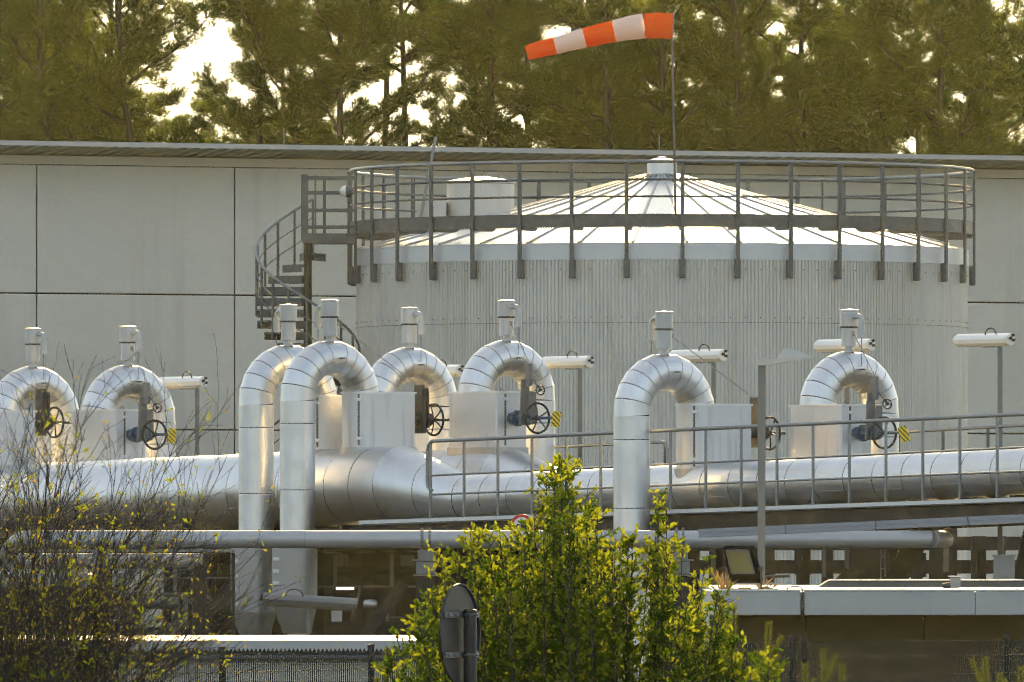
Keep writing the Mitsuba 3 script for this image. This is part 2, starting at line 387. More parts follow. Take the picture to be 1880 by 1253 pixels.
# ring walkway round the tank
ring = thing('ring_walkway', 'grey galvanised ring walkway with railings round the tank top', 'walkway')
zt, zm1, zm2, ztb, zbb, zpb = mt(296.5, 219.27), mt(330, 219.27), mt(361, 219.27), mt(393, 219.27), mt(417, 219.27), mt(511, 219.27)
gb = []
for k in range(330):
    a = k * 360 / 330; o = unit(pol(1, a, 0) - pol(0, a, 0)); gb.append(box(pol(RR - .32, a, zbb + .048), (.002, .30, .010), (np.cross(UZ, o), o, UZ)))
obj('deck_grating', join(*gb), 'galv', ring, kind='stuff')
obj('deck_edge', lathe(TC, [(RR - .63, zbb + .035), (RR - .62, zbb + .035), (RR - .62, zbb + .06), (RR - .63, zbb + .06), (RR - .63, zbb + .035)], 144), 'galv', ring)
obj('toe_board', lathe(TC, [(RR - .012, zbb), (RR, zbb), (RR, ztb), (RR - .012, ztb), (RR - .012, zbb)], 144), 'galv', ring, smooth=30)
for z, r in ((zt, .034), (zm1, .022), (zm2, .020)):
    a = np.arange(144) * 2.5
    obj('top_rail' if z == zt else 'mid_rail', tube([pol(RR - .02, q, z) for q in a], r, 10, close=True), 'galv_rail' if z == zt else 'galv', ring, smooth=True)
for k in range(36):
    a = 3 + 10 * k
    o = unit(pol(1, a, 0) - pol(0, a, 0)); s = np.cross(UZ, o)
    pst = obj('post', box(pol(RR + .025, a, (zt + zpb) / 2), (.034, .022, (zt - zpb) / 2 - .02), (s, o, UZ)), 'galv', ring)
    obj('bracket', box(pol((RS + RR) / 2 + .045, a, zpb + .17), (.055, (RR - RS) / 2 - .02, .17), (s, o, UZ), .01), 'galv', pst)
    obj('bearer', prism([(-.02, 0), (-.62, 0), (-.62, -.04), (-.52, -.075), (-.02, -.075)], pol(RR, a, zbb + .026), o, UZ, s, -.035, .035), 'galv', ring)
srr = []
for k in range(720):
    srr.append(cyl(pol(RR - .03, k * .5, zbb + .02), pol(RR - .03, k * .5, zbb - .012 - .008 * rng.random()), .012, 4))
obj('grating_edge', join(*srr), 'galv', ring, kind='stuff')

# hatch on the cone roof
hx = P(882, 395, 225.2)
hatch = thing('roof_hatch', 'low round manhole with sun-glinting lid on the tank roof left side', 'hatch')
hz0 = hx[2] - .25
hc = V(hx[0], hx[1], 0)
obj('drum', lathe(hc, [(.62, hz0), (.62, hx[2] + .56), (.60, hx[2] + .57)], 40), 'wall_sheet', hatch, smooth=40)
lid = obj('lid', lathe(hc, [(.65, hx[2] + .572), (.66, hx[2] + .60), (.63, hx[2] + .615), (.40, hx[2] + .66), (.12, hx[2] + .70), (.02, hx[2] + .705)], 40), 'alu_pale', hatch, smooth=30)
obj('lid_handle', tube([hc + V(.1, -.2, hx[2] + .68), hc + V(.1, -.2, hx[2] + .76), hc + V(.34, -.2, hx[2] + .74), hc + V(.34, -.2, hx[2] + .64)], .014, 6), 'galv_rail', lid)
obj('step_box', box(P(792, 388, 225.0) + V(0, 0, -.05), (.27, .3, .22), bev=.02), 'wall_sheet', hatch)
lp = thing('slanted_davit_pole', 'pale slanted pole leaning over the railing at the tank roof left side', 'pole')
pa, pb = P(770, 388, 224.6), P(800, 252, 224.6)
obj('pole', box2(pa - V(0, 0, .25), pb, .055, .05, up=UY), 'galv_rail', lp)
obj('foot', box(pa - V(0, 0, .22), (.09, .09, .012)), 'galv', lp)

# windsock on a thin mast on the front railing
ws = thing('windsock', 'orange and white striped windsock blown left from a thin mast', 'windsock')
Yw = 219.15
obj('mast', cyl(P(1240.5, 404, Yw), P(1233, 28, Yw), .024, 10, .016), 'galv', ws, smooth=40)
obj('mast_clamp', join(box(P(1240, 397, Yw + .03), (.05, .03, .03)), box(P(1238.6, 331, Yw + .03), (.05, .03, .025))), 'galv', ws)
ctr = [(1236, 48.5, 23.5), (1210, 47.5, 23.5), (1183, 48, 23), (1155, 52, 21.5), (1127, 58, 20.5), (1100, 64, 19.5), (1073, 70.5, 18), (1046, 77.5, 17), (1019, 85, 16), (990, 91.5, 15), (976, 95.5, 14.5), (967, 98, 13)]
cpt = np.array([P(x, y, Yw + .0) for x, y, r in ctr]); crr = np.array([r * Yw / F for *_, r in ctr])
def sock(i0, i1):
    k = np.linspace(i0, i1, 6 * (i1 - i0) + 1); ii = np.arange(len(ctr))
    c = np.stack([np.interp(k, ii, cpt[:, q]) for q in range(3)], 1); r = np.interp(k, ii, crr)
    tan = unit(cpt[i1] - cpt[i0]); s = UY; rings = []
    for q in range(len(k)):
        u = np.cross(s, tan); a = np.arange(28) * 2 * np.pi / 28
        wob = 1 + .05 * (meshkit.noise(np.stack([np.cos(a) * 1.7 + 5, np.sin(a) * 1.7, np.full(28, k[q] * 1.1)], 1)) - .5)[:, None] + .11 * (meshkit.fbm(np.stack([np.cos(a) * 3.1 + 2, np.sin(a) * 3.1, np.full(28, k[q] * 1.9)], 1), 3) - .5)[:, None]
        rings.append(c[q] + r[q] * wob * (np.cos(a)[:, None] * s + np.sin(a)[:, None] * u))
    return loft(rings, cap=False)
for j, (i0, i1) in enumerate(((0, 2), (2, 4), (4, 6), (6, 8), (8, 11))):
    obj('band', sock(i0, i1), 'fabric_orange' if j % 2 == 0 else 'fabric_white', ws, smooth=True, label=('orange' if j % 2 == 0 else 'white') + ' fabric band')
obj('mouth_ring', torus(cpt[0], crr[0] * 1.01, .012, cpt[1] - cpt[0], 28, 6), 'galv_rail', ws)

# ---------------------------------------------------------------- spiral stair beside the tank
SC = P(565, 0, 223.6) * V(1, 1, 0); RT = .93
st = thing('spiral_staircase', 'grey steel spiral staircase climbing to the left side of the tank walkway', 'staircase')
zd = mt(440, 223.6)
obj('centre_column', cyl(SC, SC + UZ * (zd + .02), .075, 20), 'dark_steel', st, smooth=40)
def sp(r, deg, z): a = math.radians(deg); return SC + V(r * math.cos(a), r * math.sin(a), z)
dz_, da_ = .2085, 20.5
rail, rail2, rail3 = [], [], []
a00 = 75.0
for k in range(38):
    a, z = a00 + k * da_, zd - .24 - k * dz_
    if z < .1: break
    am = a + da_ / 2
    o = V(math.cos(math.radians(am)), math.sin(math.radians(am)), 0); s = np.cross(UZ, o)
    poly = [(.07, -.04), (RT, -.19), (RT, .19), (.07, .04)]
    obj('tread', join(prism(poly, SC + UZ * z, o, s, UZ, -.035, 0), box(SC + o * .50 - s * .16 + UZ * (z - .075), (.42, .008, .07), (unit(o * .85 - s * .15), unit(s * .85 + o * .15), UZ)),
                      box(SC + o * .50 + s * .16 + UZ * (z - .075), (.42, .008, .07), (unit(o * .85 + s * .15), unit(s * .85 - o * .15), UZ))), 'galv', st)
    obj('baluster', box(sp(RT + .015, am, z + .44), (.018, .018, .56), (o, s, UZ)), 'galv', st)
    for q in range(4):
        aa, zz = a + da_ * q / 4 + da_ / 2, z - dz_ * q / 4
        rail.append(sp(RT + .015, aa, zz + 1.0)); rail2.append(sp(RT + .015, aa, zz + .66)); rail3.append(sp(RT + .015, aa, zz + .36))
obj('handrail', tube(rail, .024, 8), 'galv_rail', st, smooth=True)
obj('mid_rail', tube(rail2, .011, 6), 'galv', st, smooth=True)
obj('mid_rail', tube(rail3, .011, 6), 'galv', st, smooth=True)
# landing between stair and ring walkway
la, lb = P(556, 0, 223.9) * V(1, 1, 0), P(652, 0, 223.9) * V(1, 1, 0)
obj('landing', box((la + lb) / 2 + UZ * (zd - .02), ((lb - la)[0] / 2, .42, .03)), 'galv', st)
obj('landing_beam', box((la + lb) / 2 + UZ * mt(438.5, 223.6) - UY * .43, ((lb - la)[0] / 2, .012, .09)), 'galv', st)
obj('landing_beam', box((la + lb) / 2 + UZ * mt(438.5, 223.6) + UY * .43, ((lb - la)[0] / 2, .012, .09)), 'galv', st)
for yo in (-.43, .43):
    for py in (327, 354, 386, 417):
        z = mt(py, 223.6)
        obj('landing_rail', box((la + lb) / 2 + UY * yo + UZ * z, ((lb - la)[0] / 2, .015, .026 if py == 327 else .022)), 'galv', st)
for px, w, yo in ((560, .065, -.45), (595, .028, .43), (560, .03, .43), (579, .016, -.1)):
    obj('landing_post', box(P(px, 0, 223.9) * V(1, 1, 0) + UY * yo + UZ * (mt(322, 223.6) + mt(445, 223.6)) / 2, (w, .03, (mt(322, 223.6) - mt(445, 223.6)) / 2)), 'galv', st)
bl = thing('bulkhead_lamp', 'small round white bulkhead lamp on the landing railing left of the tank', 'lamp')
bc = P(635, 352, 223.42)
obj('lens', lathe(bc, [(.02, -.11), (.06, -.10), (.095, -.05), (.10, 0)], 20, ax=UX), 'cream', bl, smooth=True)
obj('base', cyl(bc, bc + UX * .10, .105, 20), 'galv', bl, smooth=40)

# ---------------------------------------------------------------- header pipes
HA, HB = V(-940 * 183 / F, 183, 0), V(940 * 164.5 / F, 164.5, 0)
hd = unit(HB - HA); pd = V(-hd[1], hd[0], 0)          # pd: to the right and away
HL = np.linalg.norm(HB - HA)
def t_of(px, A=HA):
    m = (px - 940) / F; D = HB - HA
    return (m * A[1] - A[0]) / (D[0] - m * D[1])
RBIG, RSML = .553, .33
def zbig(t): return ZC + .952 + .496 * t
def zsml(t): return ZC + .671 + .600 * t
def Hpt(t, z, off=0.0): return HA + (HB - HA) * t + pd * off + UZ * z
TR0, TR1 = t_of(740), t_of(862)
def ringc(c, r, n=56):
    return circle(c, r, pd, UZ, n)
def segs(parent, off, zfn, r, t0, t1, L, seed, big):
    r_ = np.random.default_rng(seed); nn = max(1, round((t1 - t0) * HL / L)); core = []
    for k in range(nn):
        a, b = t0 + (t1 - t0) * k / nn, t0 + (t1 - t0) * (k + 1) / nn
        e = .011 / HL
        jit = r_.normal(0, .003)
        m = loft([ringc(Hpt(a + e, zfn(a + e) + jit, off), r), ringc(Hpt(a + 2.2 * e, zfn(a) + jit, off), r + .004), ringc(Hpt(b - 2.2 * e, zfn(b) + jit, off), r - .002), ringc(Hpt(b - e, zfn(b) + jit, off), r - .007)], cap=False)
        # lapped longitudinal joint, at alternating heights on the visible side
        ang = math.radians(186 + (k % 2) * 22 + r_.uniform(-4, 4))
        o = pd * math.cos(ang) + UZ * math.sin(ang)
        q0, q1 = Hpt(a + 2 * e, zfn(a) + jit, off) + o * (r + .004), Hpt(b - 2 * e, zfn(b) + jit, off) + o * (r + .001)
        m = join(m, box2(q0, q1, .012, .028, up=np.cross(o, hd)))
        obj('cladding_sheet', m, ('alu', 'alu_pale', 'alu', 'alu_mid')[r_.integers(4)], parent, smooth=30)
    obj('insulation', loft([ringc(Hpt(t0 - .0005, zfn(t0), off), r - .013), ringc(Hpt(t1, zfn(t1), off), r - .013)]), 'sealant', parent, smooth=40)
hdrs = []
for off, name_label, seed in ((0.0, 'large aluminium-clad header pipe along the front, tapering behind the railing', 3), (1.9, 'rear aluminium-clad header pipe hidden behind the front one, its taper showing as a dome', 4)):
    h = thing('header_pipe', name_label, 'pipe'); hdrs.append(h)
    segs(h, off, zbig, RBIG, -.2, TR0, .58, seed, True)
    segs(h, off, zsml, RSML, TR1, 1.25, .62, seed + 10, False)
    n_ = 2
    for k in range(n_):
        a, b = TR0 + (TR1 - TR0) * k / n_ + .0003, TR0 + (TR1 - TR0) * (k + 1) / n_ - .0003
        f0, f1 = k / n_, (k + 1) / n_
        zc0 = zbig(TR0) * (1 - f0) + zsml(TR1) * f0; zc1 = zbig(TR0) * (1 - f1) + zsml(TR1) * f1
        m = loft([ringc(Hpt(a, zc0, off), RBIG * (1 - f0) + RSML * f0), ringc(Hpt(b, zc1, off), RBIG * (1 - f1) + RSML * f1)], cap=False)
        ang = math.radians(196); o = pd * math.cos(ang) + UZ * math.sin(ang)
        m = join(m, box2(Hpt(a, zc0, off) + o * (RBIG * (1 - f0) + RSML * f0), Hpt(b, zc1, off) + o * (RBIG * (1 - f1) + RSML * f1), .012, .03, up=np.cross(o, hd)))
        obj('reducer_sheet', m, 'alu', h, smooth=30)
    obj('insulation', loft([ringc(Hpt(TR0 - .001, zbig(TR0), off), RBIG - .014), ringc(Hpt(TR1, zsml(TR1), off), RSML - .012)]), 'sealant', h, smooth=40)

# ---------------------------------------------------------------- goosenecks with their valve boxes, vents and hand wheels
RB, RP = .578, .252
def handwheel(c, ax, R, r, mat_, parent, name='handwheel'):
    s, u = frame(ax); m = [torus(c, R, r, ax, 32, 8), lathe(c - unit(ax) * .035, [(r * 1.6, 0), (r * 2.0, .01), (r * 2.0, .06), (r * 1.4, .07)], 14, ax=ax)]
    for k in range(5 if R > .1 else 3):
        a = .3 + c[0] * 3 + k * 2 * math.pi / (5 if R > .1 else 3)
        d = s * math.cos(a) + u * math.sin(a)
        m.append(tube([c + d * r * 1.2, c + d * R * .5 + unit(ax) * .01, c + d * R], r * .62, 6))
    return obj(name, join(*m), mat_, parent, smooth=40)

def gooseneck(kind, px, ytop, label, ybox=None, yval=None, leg_to=None, valve=True, housing=None, stripes=True):
    off = 0.0 if kind == 'A' else 1.9
    A = HA + pd * off
    t = t_of(px, A); O = A + (HB - HA) * t
    Y = O[1]
    big = t < (TR0 + TR1) / 2
    sd = -pd if kind == 'A' else pd
    key = thing('pipe_gooseneck', label, 'pipe', 'goosenecks along the header pipes')
    ztop = ZC + (HZ - ytop) * Y / F
    zc = ztop - RB - RP
    C = O + sd * RB + UZ * zc                                   # centre of the bend
    def rg(deg, r, n=40):
        a = math.radians(deg); d = -sd * math.cos(a) + UZ * math.sin(a)      # 0 deg above the header, 180 deg above the leg
        return circle(C + d * RB, r, d, hd, n)
    angs = [-4, 14, 30, 46, 62, 78, 102, 118, 134, 150, 166, 184]
    for a0, a1 in zip(angs[:-1], angs[1:]):
        g_ = .40
        m = loft([rg(a0 + g_, RP - .004), rg(a0 + 1.3 * g_, RP + .003), rg(a1 - 1.3 * g_, RP), rg(a1 - g_, RP - .006)], cap=False)
        obj('bend_segment', m, 'alu' if rng.random() < .6 else 'alu_pale', key, smooth=30)
    obj('bend_core', loft([rg(a, RP - .012) for a in np.linspace(-6, 186, 25)]), 'sealant', key, smooth=True)
    # leg, in sheets
    Lg = O + sd * 2 * RB; zb = zc - .04; zlowB = ZC + 1.15
    zlow = leg_to if leg_to is not None else zlowB
    z_ = zb; k = 0
    while z_ > zlow + .02:
        zn = max(zlow, z_ - (.33 if k == 0 else .95))
        m = loft([circle(Lg + UZ * (z_ - .005), RP - .005, UX, UY, 40)[::-1], circle(Lg + UZ * (z_ - .012), RP + .002, UX, UY, 40)[::-1], circle(Lg + UZ * (zn + .006), RP, UX, UY, 40)[::-1]], cap=False)
        q = Lg + unit(V(.75, -1, 0)) * (RP + .001)
        m = join(m, box((q + UZ * (z_ + zn) / 2), (.013, .003, (z_ - zn) / 2 - .01), (unit(V(1, .75, 0)), unit(V(.75, -1, 0)), UZ)))
        obj('leg_sheet', m, ('alu', 'alu_pale')[k % 2], key, smooth=30)
        z_ = zn; k += 1
    obj('leg_core', cyl(Lg + UZ * zlow, Lg + UZ * (zb + .02), RP - .012, 32), 'sealant', key, smooth=40)
    if kind == 'B':
        obj('leg_elbow', tube([Lg + UZ * (zlowB + .01)] + [Lg + pd * (.34 - .34 * math.cos(q)) + UZ * (zlowB - .34 * math.sin(q)) for q in np.linspace(.25, math.pi / 2, 6)] + [Lg + pd * 1.8 + UZ * (zlowB - .34)], RP - .004, 28), 'alu_dull', key, smooth=50)
    if housing:
        z0, z1 = housing
        rr_ = .285
        pol_ = [(-.36, -rr_), (.0, -rr_)] + [(rr_ * math.sin(q), -rr_ * math.cos(q)) for q in np.linspace(.15, math.pi - .15, 14)] + [(.0, rr_), (-.36, rr_)]
        hz = obj('leg_housing', prism(pol_, Lg, UX, UY, UZ, z0, z1), 'housing_metal', key, smooth=40)
        ring0 = np.array([Lg + V(x, y, z0) for x, y in pol_]); ring1 = np.array([Lg + V(x * .62 + .02, y * .6, z0 - .42) for x, y in pol_])
        obj('funnel', loft([ring1, ring0]), 'alu_dull', key, smooth=40)
        obj('funnel_pipe', cyl(Lg + UZ * .02, Lg + UZ * (z0 - .41), .15, 24), 'alu_dull', key, smooth=40)
        for zz in np.linspace(z0 + .12, z1 - .05, 5):
            obj('clasp', box(Lg + V(-.30, -rr_ - .012, zz), (.045, .014, .028), bev=.008), 'white_flashing', hz)
    # insulated valve box
    zhead = (zbig(t) + RBIG if big else zsml(t) + RSML)
    zb1 = ZC + (HZ - ybox) * Y / F
    z0b = zhead - (.185 if not big else .10)
    if kind == 'A':
        hw = .285
        pol_ = [(0.0, hw)] + [(-hw * math.sin(q), hw * math.cos(q)) for q in np.linspace(.15, math.pi - .15, 14)] + [(0, -hw), (.74, -hw), (.76, -hw + .02), (.76, hw - .02), (.74, hw)]
    else:
        pol_ = [(-.28, -.24), (-.26, -.26), (.26, -.26), (.28, -.24), (.28, .84), (.26, .86), (-.26, .86), (-.28, .84)]
    bx_ = obj('valve_box', prism(pol_, O, pd, hd, UZ, z0b, zb1), 'alu_box', key, smooth=30)
    lidp = np.array(pol_); lidc = (lidp.max(0) + lidp.min(0)) / 2
    lidp = lidc + (lidp - lidc) * (1 + .022 / (np.ptp(lidp, axis=0) / 2))
    obj('lid', prism(lidp, O, pd, hd, UZ, zb1 - .012, zb1 + .016), 'alu_pale', bx_, smooth=30)
    obj('saddle', prism(lidc + (lidp - lidc) * 1.01, O, pd, hd, UZ, z0b - .02, z0b + .10 + .012), 'alu_dull', bx_, smooth=30)
    def loc(u, v, z): return O + pd * u + hd * v + UZ * z
    # seam with clasps
    if kind == 'A': sq, sn = loc(-.21, .205, 0), unit(-pd + hd)
    else: sq, sn = loc(-.12, .863, 0), hd
    st_ = np.cross(UZ, sn)
    obj('seam_strip', box(sq + UZ * (z0b + .12 + zb1) / 2, (.014, .006, (zb1 - z0b - .12) / 2 - .02), (st_, sn, UZ)), 'galv', bx_)
    for zz in (zb1 - .10, z0b + .24):
        obj('clasp', box(sq + UZ * zz, (.035, .022, .022), (st_, sn, UZ), .006), 'alu_pale', bx_)
    obj('lifting_lug', torus(loc(.1, .5 if kind == 'B' else 0, zb1 + .03), .03, .006, hd, 12, 5), 'galv', bx_)
    # vent on the crown
    vc = C + UZ * (RB + RP - .02); ed = hd if kind == 'B' else -hd
    vn = obj('vent', lathe(vc, [(.075, 0), (.075, .035), (.05, .04), (.05, .075), (.105, .078), (.108, .085), (.104, .095), (.104, .345), (.122, .35)], 24), 'vent_metal', key, smooth=30)
    obj('vent_joint', lathe(vc, [(.09, .335), (.128, .338), (.128, .362), (.09, .365)], 24), 'brown_steel', vn)
    obj('vent_cap', lathe(vc, [(.122, .352), (.124, .36), (.124, .575), (.136, .578), (.136, .592), (.09, .60), (.02, .605)], 24), 'vent_metal', vn, smooth=30)
    e0 = vc + UZ * .50 + ed * .115
    ep = [e0] + [e0 + ed * .10] + [e0 + ed * (.10 + .06 * math.sin(q)) - UZ * (.06 - .06 * math.cos(q)) for q in np.linspace(.3, math.pi / 2, 5)] + [e0 + ed * .16 - UZ * .30]
    obj('vent_elbow', join(tube(ep, .036, 12), tube([ep[-2] - UZ * .03, ep[-1]], .050, 12)), 'vent_metal', vn, smooth=50)
    obj('drain_rod', cyl(ep[-1] + UZ * .01, ep[-1] - UZ * .40, .006, 5), 'galv', vn)
    sp_ = C + UZ * (RB + RP) ; 
    # small sampling nozzle on the bend front
    nz = C + UZ * (RB * .98) + (-hd if False else hd) * (RP + .0)
    obj('sampling_nozzle', join(cyl(nz - hd * .02, nz + hd * .05, .012, 8), box(nz + hd * .05, (.045, .010, .010), (pd, hd, UZ))), 'galv', key)
    # valve with gear, yoke and hand wheel
    if valve:
        zv = ZC + (HZ - yval) * Y / F
        if kind == 'B':
            q = loc(0, .86, zv); ax = hd
            vv = obj('valve', join(lathe(q - ax * .02, [(.06, 0), (.088, .01), (.088, .13), (.118, .14), (.118, .185), (.066, .19), (.066, .40), (.092, .41), (.092, .50), (.05, .51), (.022, .52), (.022, .95)], 18, ax=ax)), 'gear_blue', key, smooth=30)
            yk = q + ax * .36
            obj('yoke', join(prism([(-.10, -.10), (.10, -.10), (.065, .56), (-.065, .56)], yk - pd * .04, pd, UZ, ax, -.012, .012), prism([(-.06, -.06), (.06, -.06), (.05, .38), (-.05, .38)], yk, pd, UZ, ax, .12, .14),
                             box(yk + ax * .06 + UZ * .62 - pd * .02, (.03, .05, .16), (pd, ax, UZ))), 'grey_post', vv)
            handwheel(q + ax * .60, ax, .215, .017, 'black', vv)
            sw = q + ax * .64 + UZ * .40 + pd * .02
            handwheel(sw, unit(hd * .8 - pd * .2 + UZ * .1), .066, .010, 'black', vv, 'small_handwheel')
            obj('wheel_stem', tube([sw, yk + ax * .06 + UZ * .62], .010, 6), 'galv', vv)
            if stripes:
                sgc = q + ax * 1.03 - UZ * .02
                sn_ = unit(V(-.25, -1, 0)); ss = np.cross(sn_, UZ); tl = .12 if yval != 797 else -.35
                a_, b_ = unit(ss + UZ * tl), unit(UZ - ss * tl)
                obj('warning_plate', box(sgc, (.062, .012, .11), (a_, sn_, b_), .004), 'hazard', vv, label='yellow plate with black diagonal stripes')
            w0, w1 = vc + UZ * .26 + hd * .10, sw + UZ * .05
        else:
            q = loc(.75, 0, zv); ax = pd
            vv = obj('valve', lathe(q - ax * .02, [(.09, 0), (.09, .12), (.12, .13), (.12, .17), (.07, .18), (.07, .40), (.10, .41), (.10, .50), (.05, .51), (.022, .52), (.022, .85)], 18, ax=ax), 'brown_steel', key, smooth=30)
            yk = q + ax * .30
            obj('yoke', join(prism([(-.12, -.20), (.12, -.20), (.085, .50), (-.085, .50)], yk, hd, UZ, ax, -.03, .03), prism([(-.07, -.12), (.07, -.12), (.06, .45), (-.06, .45)], yk, hd, UZ, ax, .10, .13)), 'brown_steel', vv)
            handwheel(q + ax * .56, ax, .225, .017, 'black', vv)
            sw = yk + UZ * .40 + hd * .12
            handwheel(sw + hd * .05, unit(hd * .8 + pd * .4), .055, .010, 'black', vv, 'small_handwheel')
            w0, w1 = vc + UZ * .26 + pd * .13, yk + UZ * .47
        obj('pull_rod', join(tube([w0, w1], .007, 6), cyl(w0 - UZ * .03, w0 + UZ * .03, .022, 8)), 'galv_rail', vn)
    # pressure line and gauge beside the lid
    g0 = loc(.22 if kind == 'A' else .26, -.18, zb1 + .02)
    obj('gauge', join(cyl(g0, g0 + UZ * .08, .012, 6), cyl(g0 + UZ * .10 - hd * .03, g0 + UZ * .10 + hd * .05, .045, 14)), 'brown_steel', bx_)
    return key, O, C, Lg

gooseneck('A', -30, 668, 'half-seen aluminium gooseneck cut off by the left edge of the photo', ybox=756, yval=775)
gooseneck('B', 4, 672, 'leftmost aluminium gooseneck with its whole arch in view', ybox=758, valve=False)
gooseneck('B', 178, 669, 'second aluminium gooseneck from the left, with blue valve gear and yellow plate', ybox=755, yval=800)
gooseneck('A', 588, 634, 'tall aluminium gooseneck leg half hidden behind its nearer twin left of the tank', ybox=728, valve=False, leg_to=ZC + .30, housing=(ZC - .66, ZC + .32))
gooseneck('A', 664, 626, 'tall aluminium gooseneck in front of its twin, long leg at left and box at right', ybox=722, yval=770, leg_to=ZC + .30, housing=(ZC - .54, ZC + .32))
gooseneck('B', 694, 637, 'aluminium gooseneck behind the tall pair, left of the tank centre, its box hidden', ybox=735, valve=False)
gooseneck('B', 872, 624, 'aluminium gooseneck above the dome-shaped taper, with blue gear and yellow plate', ybox=722, yval=770)
gooseneck('A', 1279, 650, 'aluminium gooseneck with its tall leg rising from the green shrub', ybox=744, yval=795, leg_to=.02)
gooseneck('B', 1500, 644, 'rightmost aluminium gooseneck, beside the street lamp, with a tilted yellow plate', ybox=746, yval=797)

# ---------------------------------------------------------------- walkway with railing in front of the header
def offY(px, off): A = HA + pd * off; return (A + (HB - HA) * t_of(px, A))[1]
YWA, YWB = offY(785, -.74), offY(1880, -.74)
FA, FB = P(785, 0, YWA) * V(1, 1, 0), P(1880, 0, YWB) * V(1, 1, 0)
fd = unit(FB - FA); FL = np.linalg.norm(FB - FA)
def fz(s, ya, yb): 
    za, zb = ZC + (HZ - ya) * YWA / F, ZC + (HZ - yb) * YWB / F
    return za + (zb - za) * s / FL
def fp(s, ya, yb, o=0.0): return FA + fd * s + pd * o + UZ * fz(s, ya, yb)
SE = FL + 2.2
wk = thing('pipe_walkway', 'grey steel walkway with tubular railing in front of the header pipe', 'walkway')
loop = [fp(.10, 902, 847), fp(.02, 895, 840), fp(0, 885, 830), fp(0, 830, 775), fp(.03, 818, 765), fp(.10, 811, 761)]
obj('top_rail', tube(loop + [fp(s, 811, 761) for s in np.linspace(.2, SE, 12)], .028, 10), 'galv_rail', wk, smooth=40)
obj('mid_rail', tube([fp(.02, 874, 822), fp(SE, 874, 822)], .016, 8), 'galv_rail', wk, smooth=40)
obj('mid_rail', tube([fp(.05, 909, 866), fp(SE, 909, 866)], .016, 8), 'galv_rail', wk, smooth=40)
npst = 17
for k in range(npst + 2):
    s = .07 + k * (FL - .62) / (npst - 1)
    obj('post', box2(fp(s, 953, 913), fp(s, 813, 763), .040, .030, up=fd, bev=.006), 'galv_rail', wk)
obj('edge_angle', box2(fp(-1.6, 955.5, 917), fp(SE, 955.5, 917), .012, .052), 'white_flashing', wk)
obj('deck_grating', box2(fp(-1.6, 959.5, 920.5, .45), fp(SE, 959.5, 920.5, .45), .86, .03), 'galv', wk)
obj('side_girder', box2(fp(-1.6, 976, 942, .12), fp(SE, 976, 942, .12), .05, .24), 'dark_steel', wk)
for k in range(16):
    s = -1.2 + k * 1.0
    obj('cross_bearer', box2(fp(s, 970, 935, .13), fp(s, 970, 935, .9), .08, .16), 'dark_steel', wk)
cv = thing('cable_duct', 'pale blue-grey steel cable duct sloping up under the walkway at right', 'duct')
ca, cb = P(1290, 976, 163.0), P(1960, 945, 155.3)
for k in range(4):
    q0, q1 = ca + (cb - ca) * (k / 4 + .001), ca + (cb - ca) * ((k + 1) / 4 - .001)
    obj('duct_section', join(box2(q0, q1, .16, .052), box2(q0 - UZ * .040, q1 - UZ * .040, .12, .026), box2(q0 - UZ * .068, q1 - UZ * .068, .15, .03)), 'blue_steel', cv)

# girders under both headers
pr = thing('pipe_rack', 'dark steel rack of columns and beams carrying the header pipes', 'rack')
for off in (-.42, .5, 1.5, 2.4):
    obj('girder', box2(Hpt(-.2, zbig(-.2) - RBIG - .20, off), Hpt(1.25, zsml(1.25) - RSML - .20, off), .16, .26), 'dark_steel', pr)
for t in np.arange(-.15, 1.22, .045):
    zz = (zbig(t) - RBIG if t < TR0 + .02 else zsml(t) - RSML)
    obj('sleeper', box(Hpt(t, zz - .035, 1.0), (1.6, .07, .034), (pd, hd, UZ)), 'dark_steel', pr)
def rect(x0, x1, y0, y1, Y, d=.10):
    a, b = P(x0, y1, Y), P(x1, y0, Y)
    return box((a + b) / 2, ((b[0] - a[0]) / 2, d, (b[2] - a[2]) / 2))
def column(x0, x1, ytop, Y, d=.1, lean=0, name='column', m='dark_steel'):
    a, b = P((x0 + x1) / 2, 0, Y), P((x0 + x1) / 2 + lean, ytop, Y)
    w = (x1 - x0) * Y / F
    return obj(name, box2(V(a[0], Y, .01), b, w, 2 * d, up=UY), m, pr)
YR = 177.5
for x0, x1 in ((1304, 1420), (1460, 1486), (1509, 1530), (1556, 1646), (1673, 1694), (1708, 1756), (1783, 1810), (1832, 1843)):
    pass
for x0, x1 in ((595, 612), (650, 664), (714, 726), (320, 334), (372, 384), (1303, 1330), (1462, 1486), (1509, 1530), (1560, 1574), (1673, 1694), (1783, 1810), (1832, 1846)):
    column(x0, x1, 985, YR + .2 * (x0 % 3), .09)
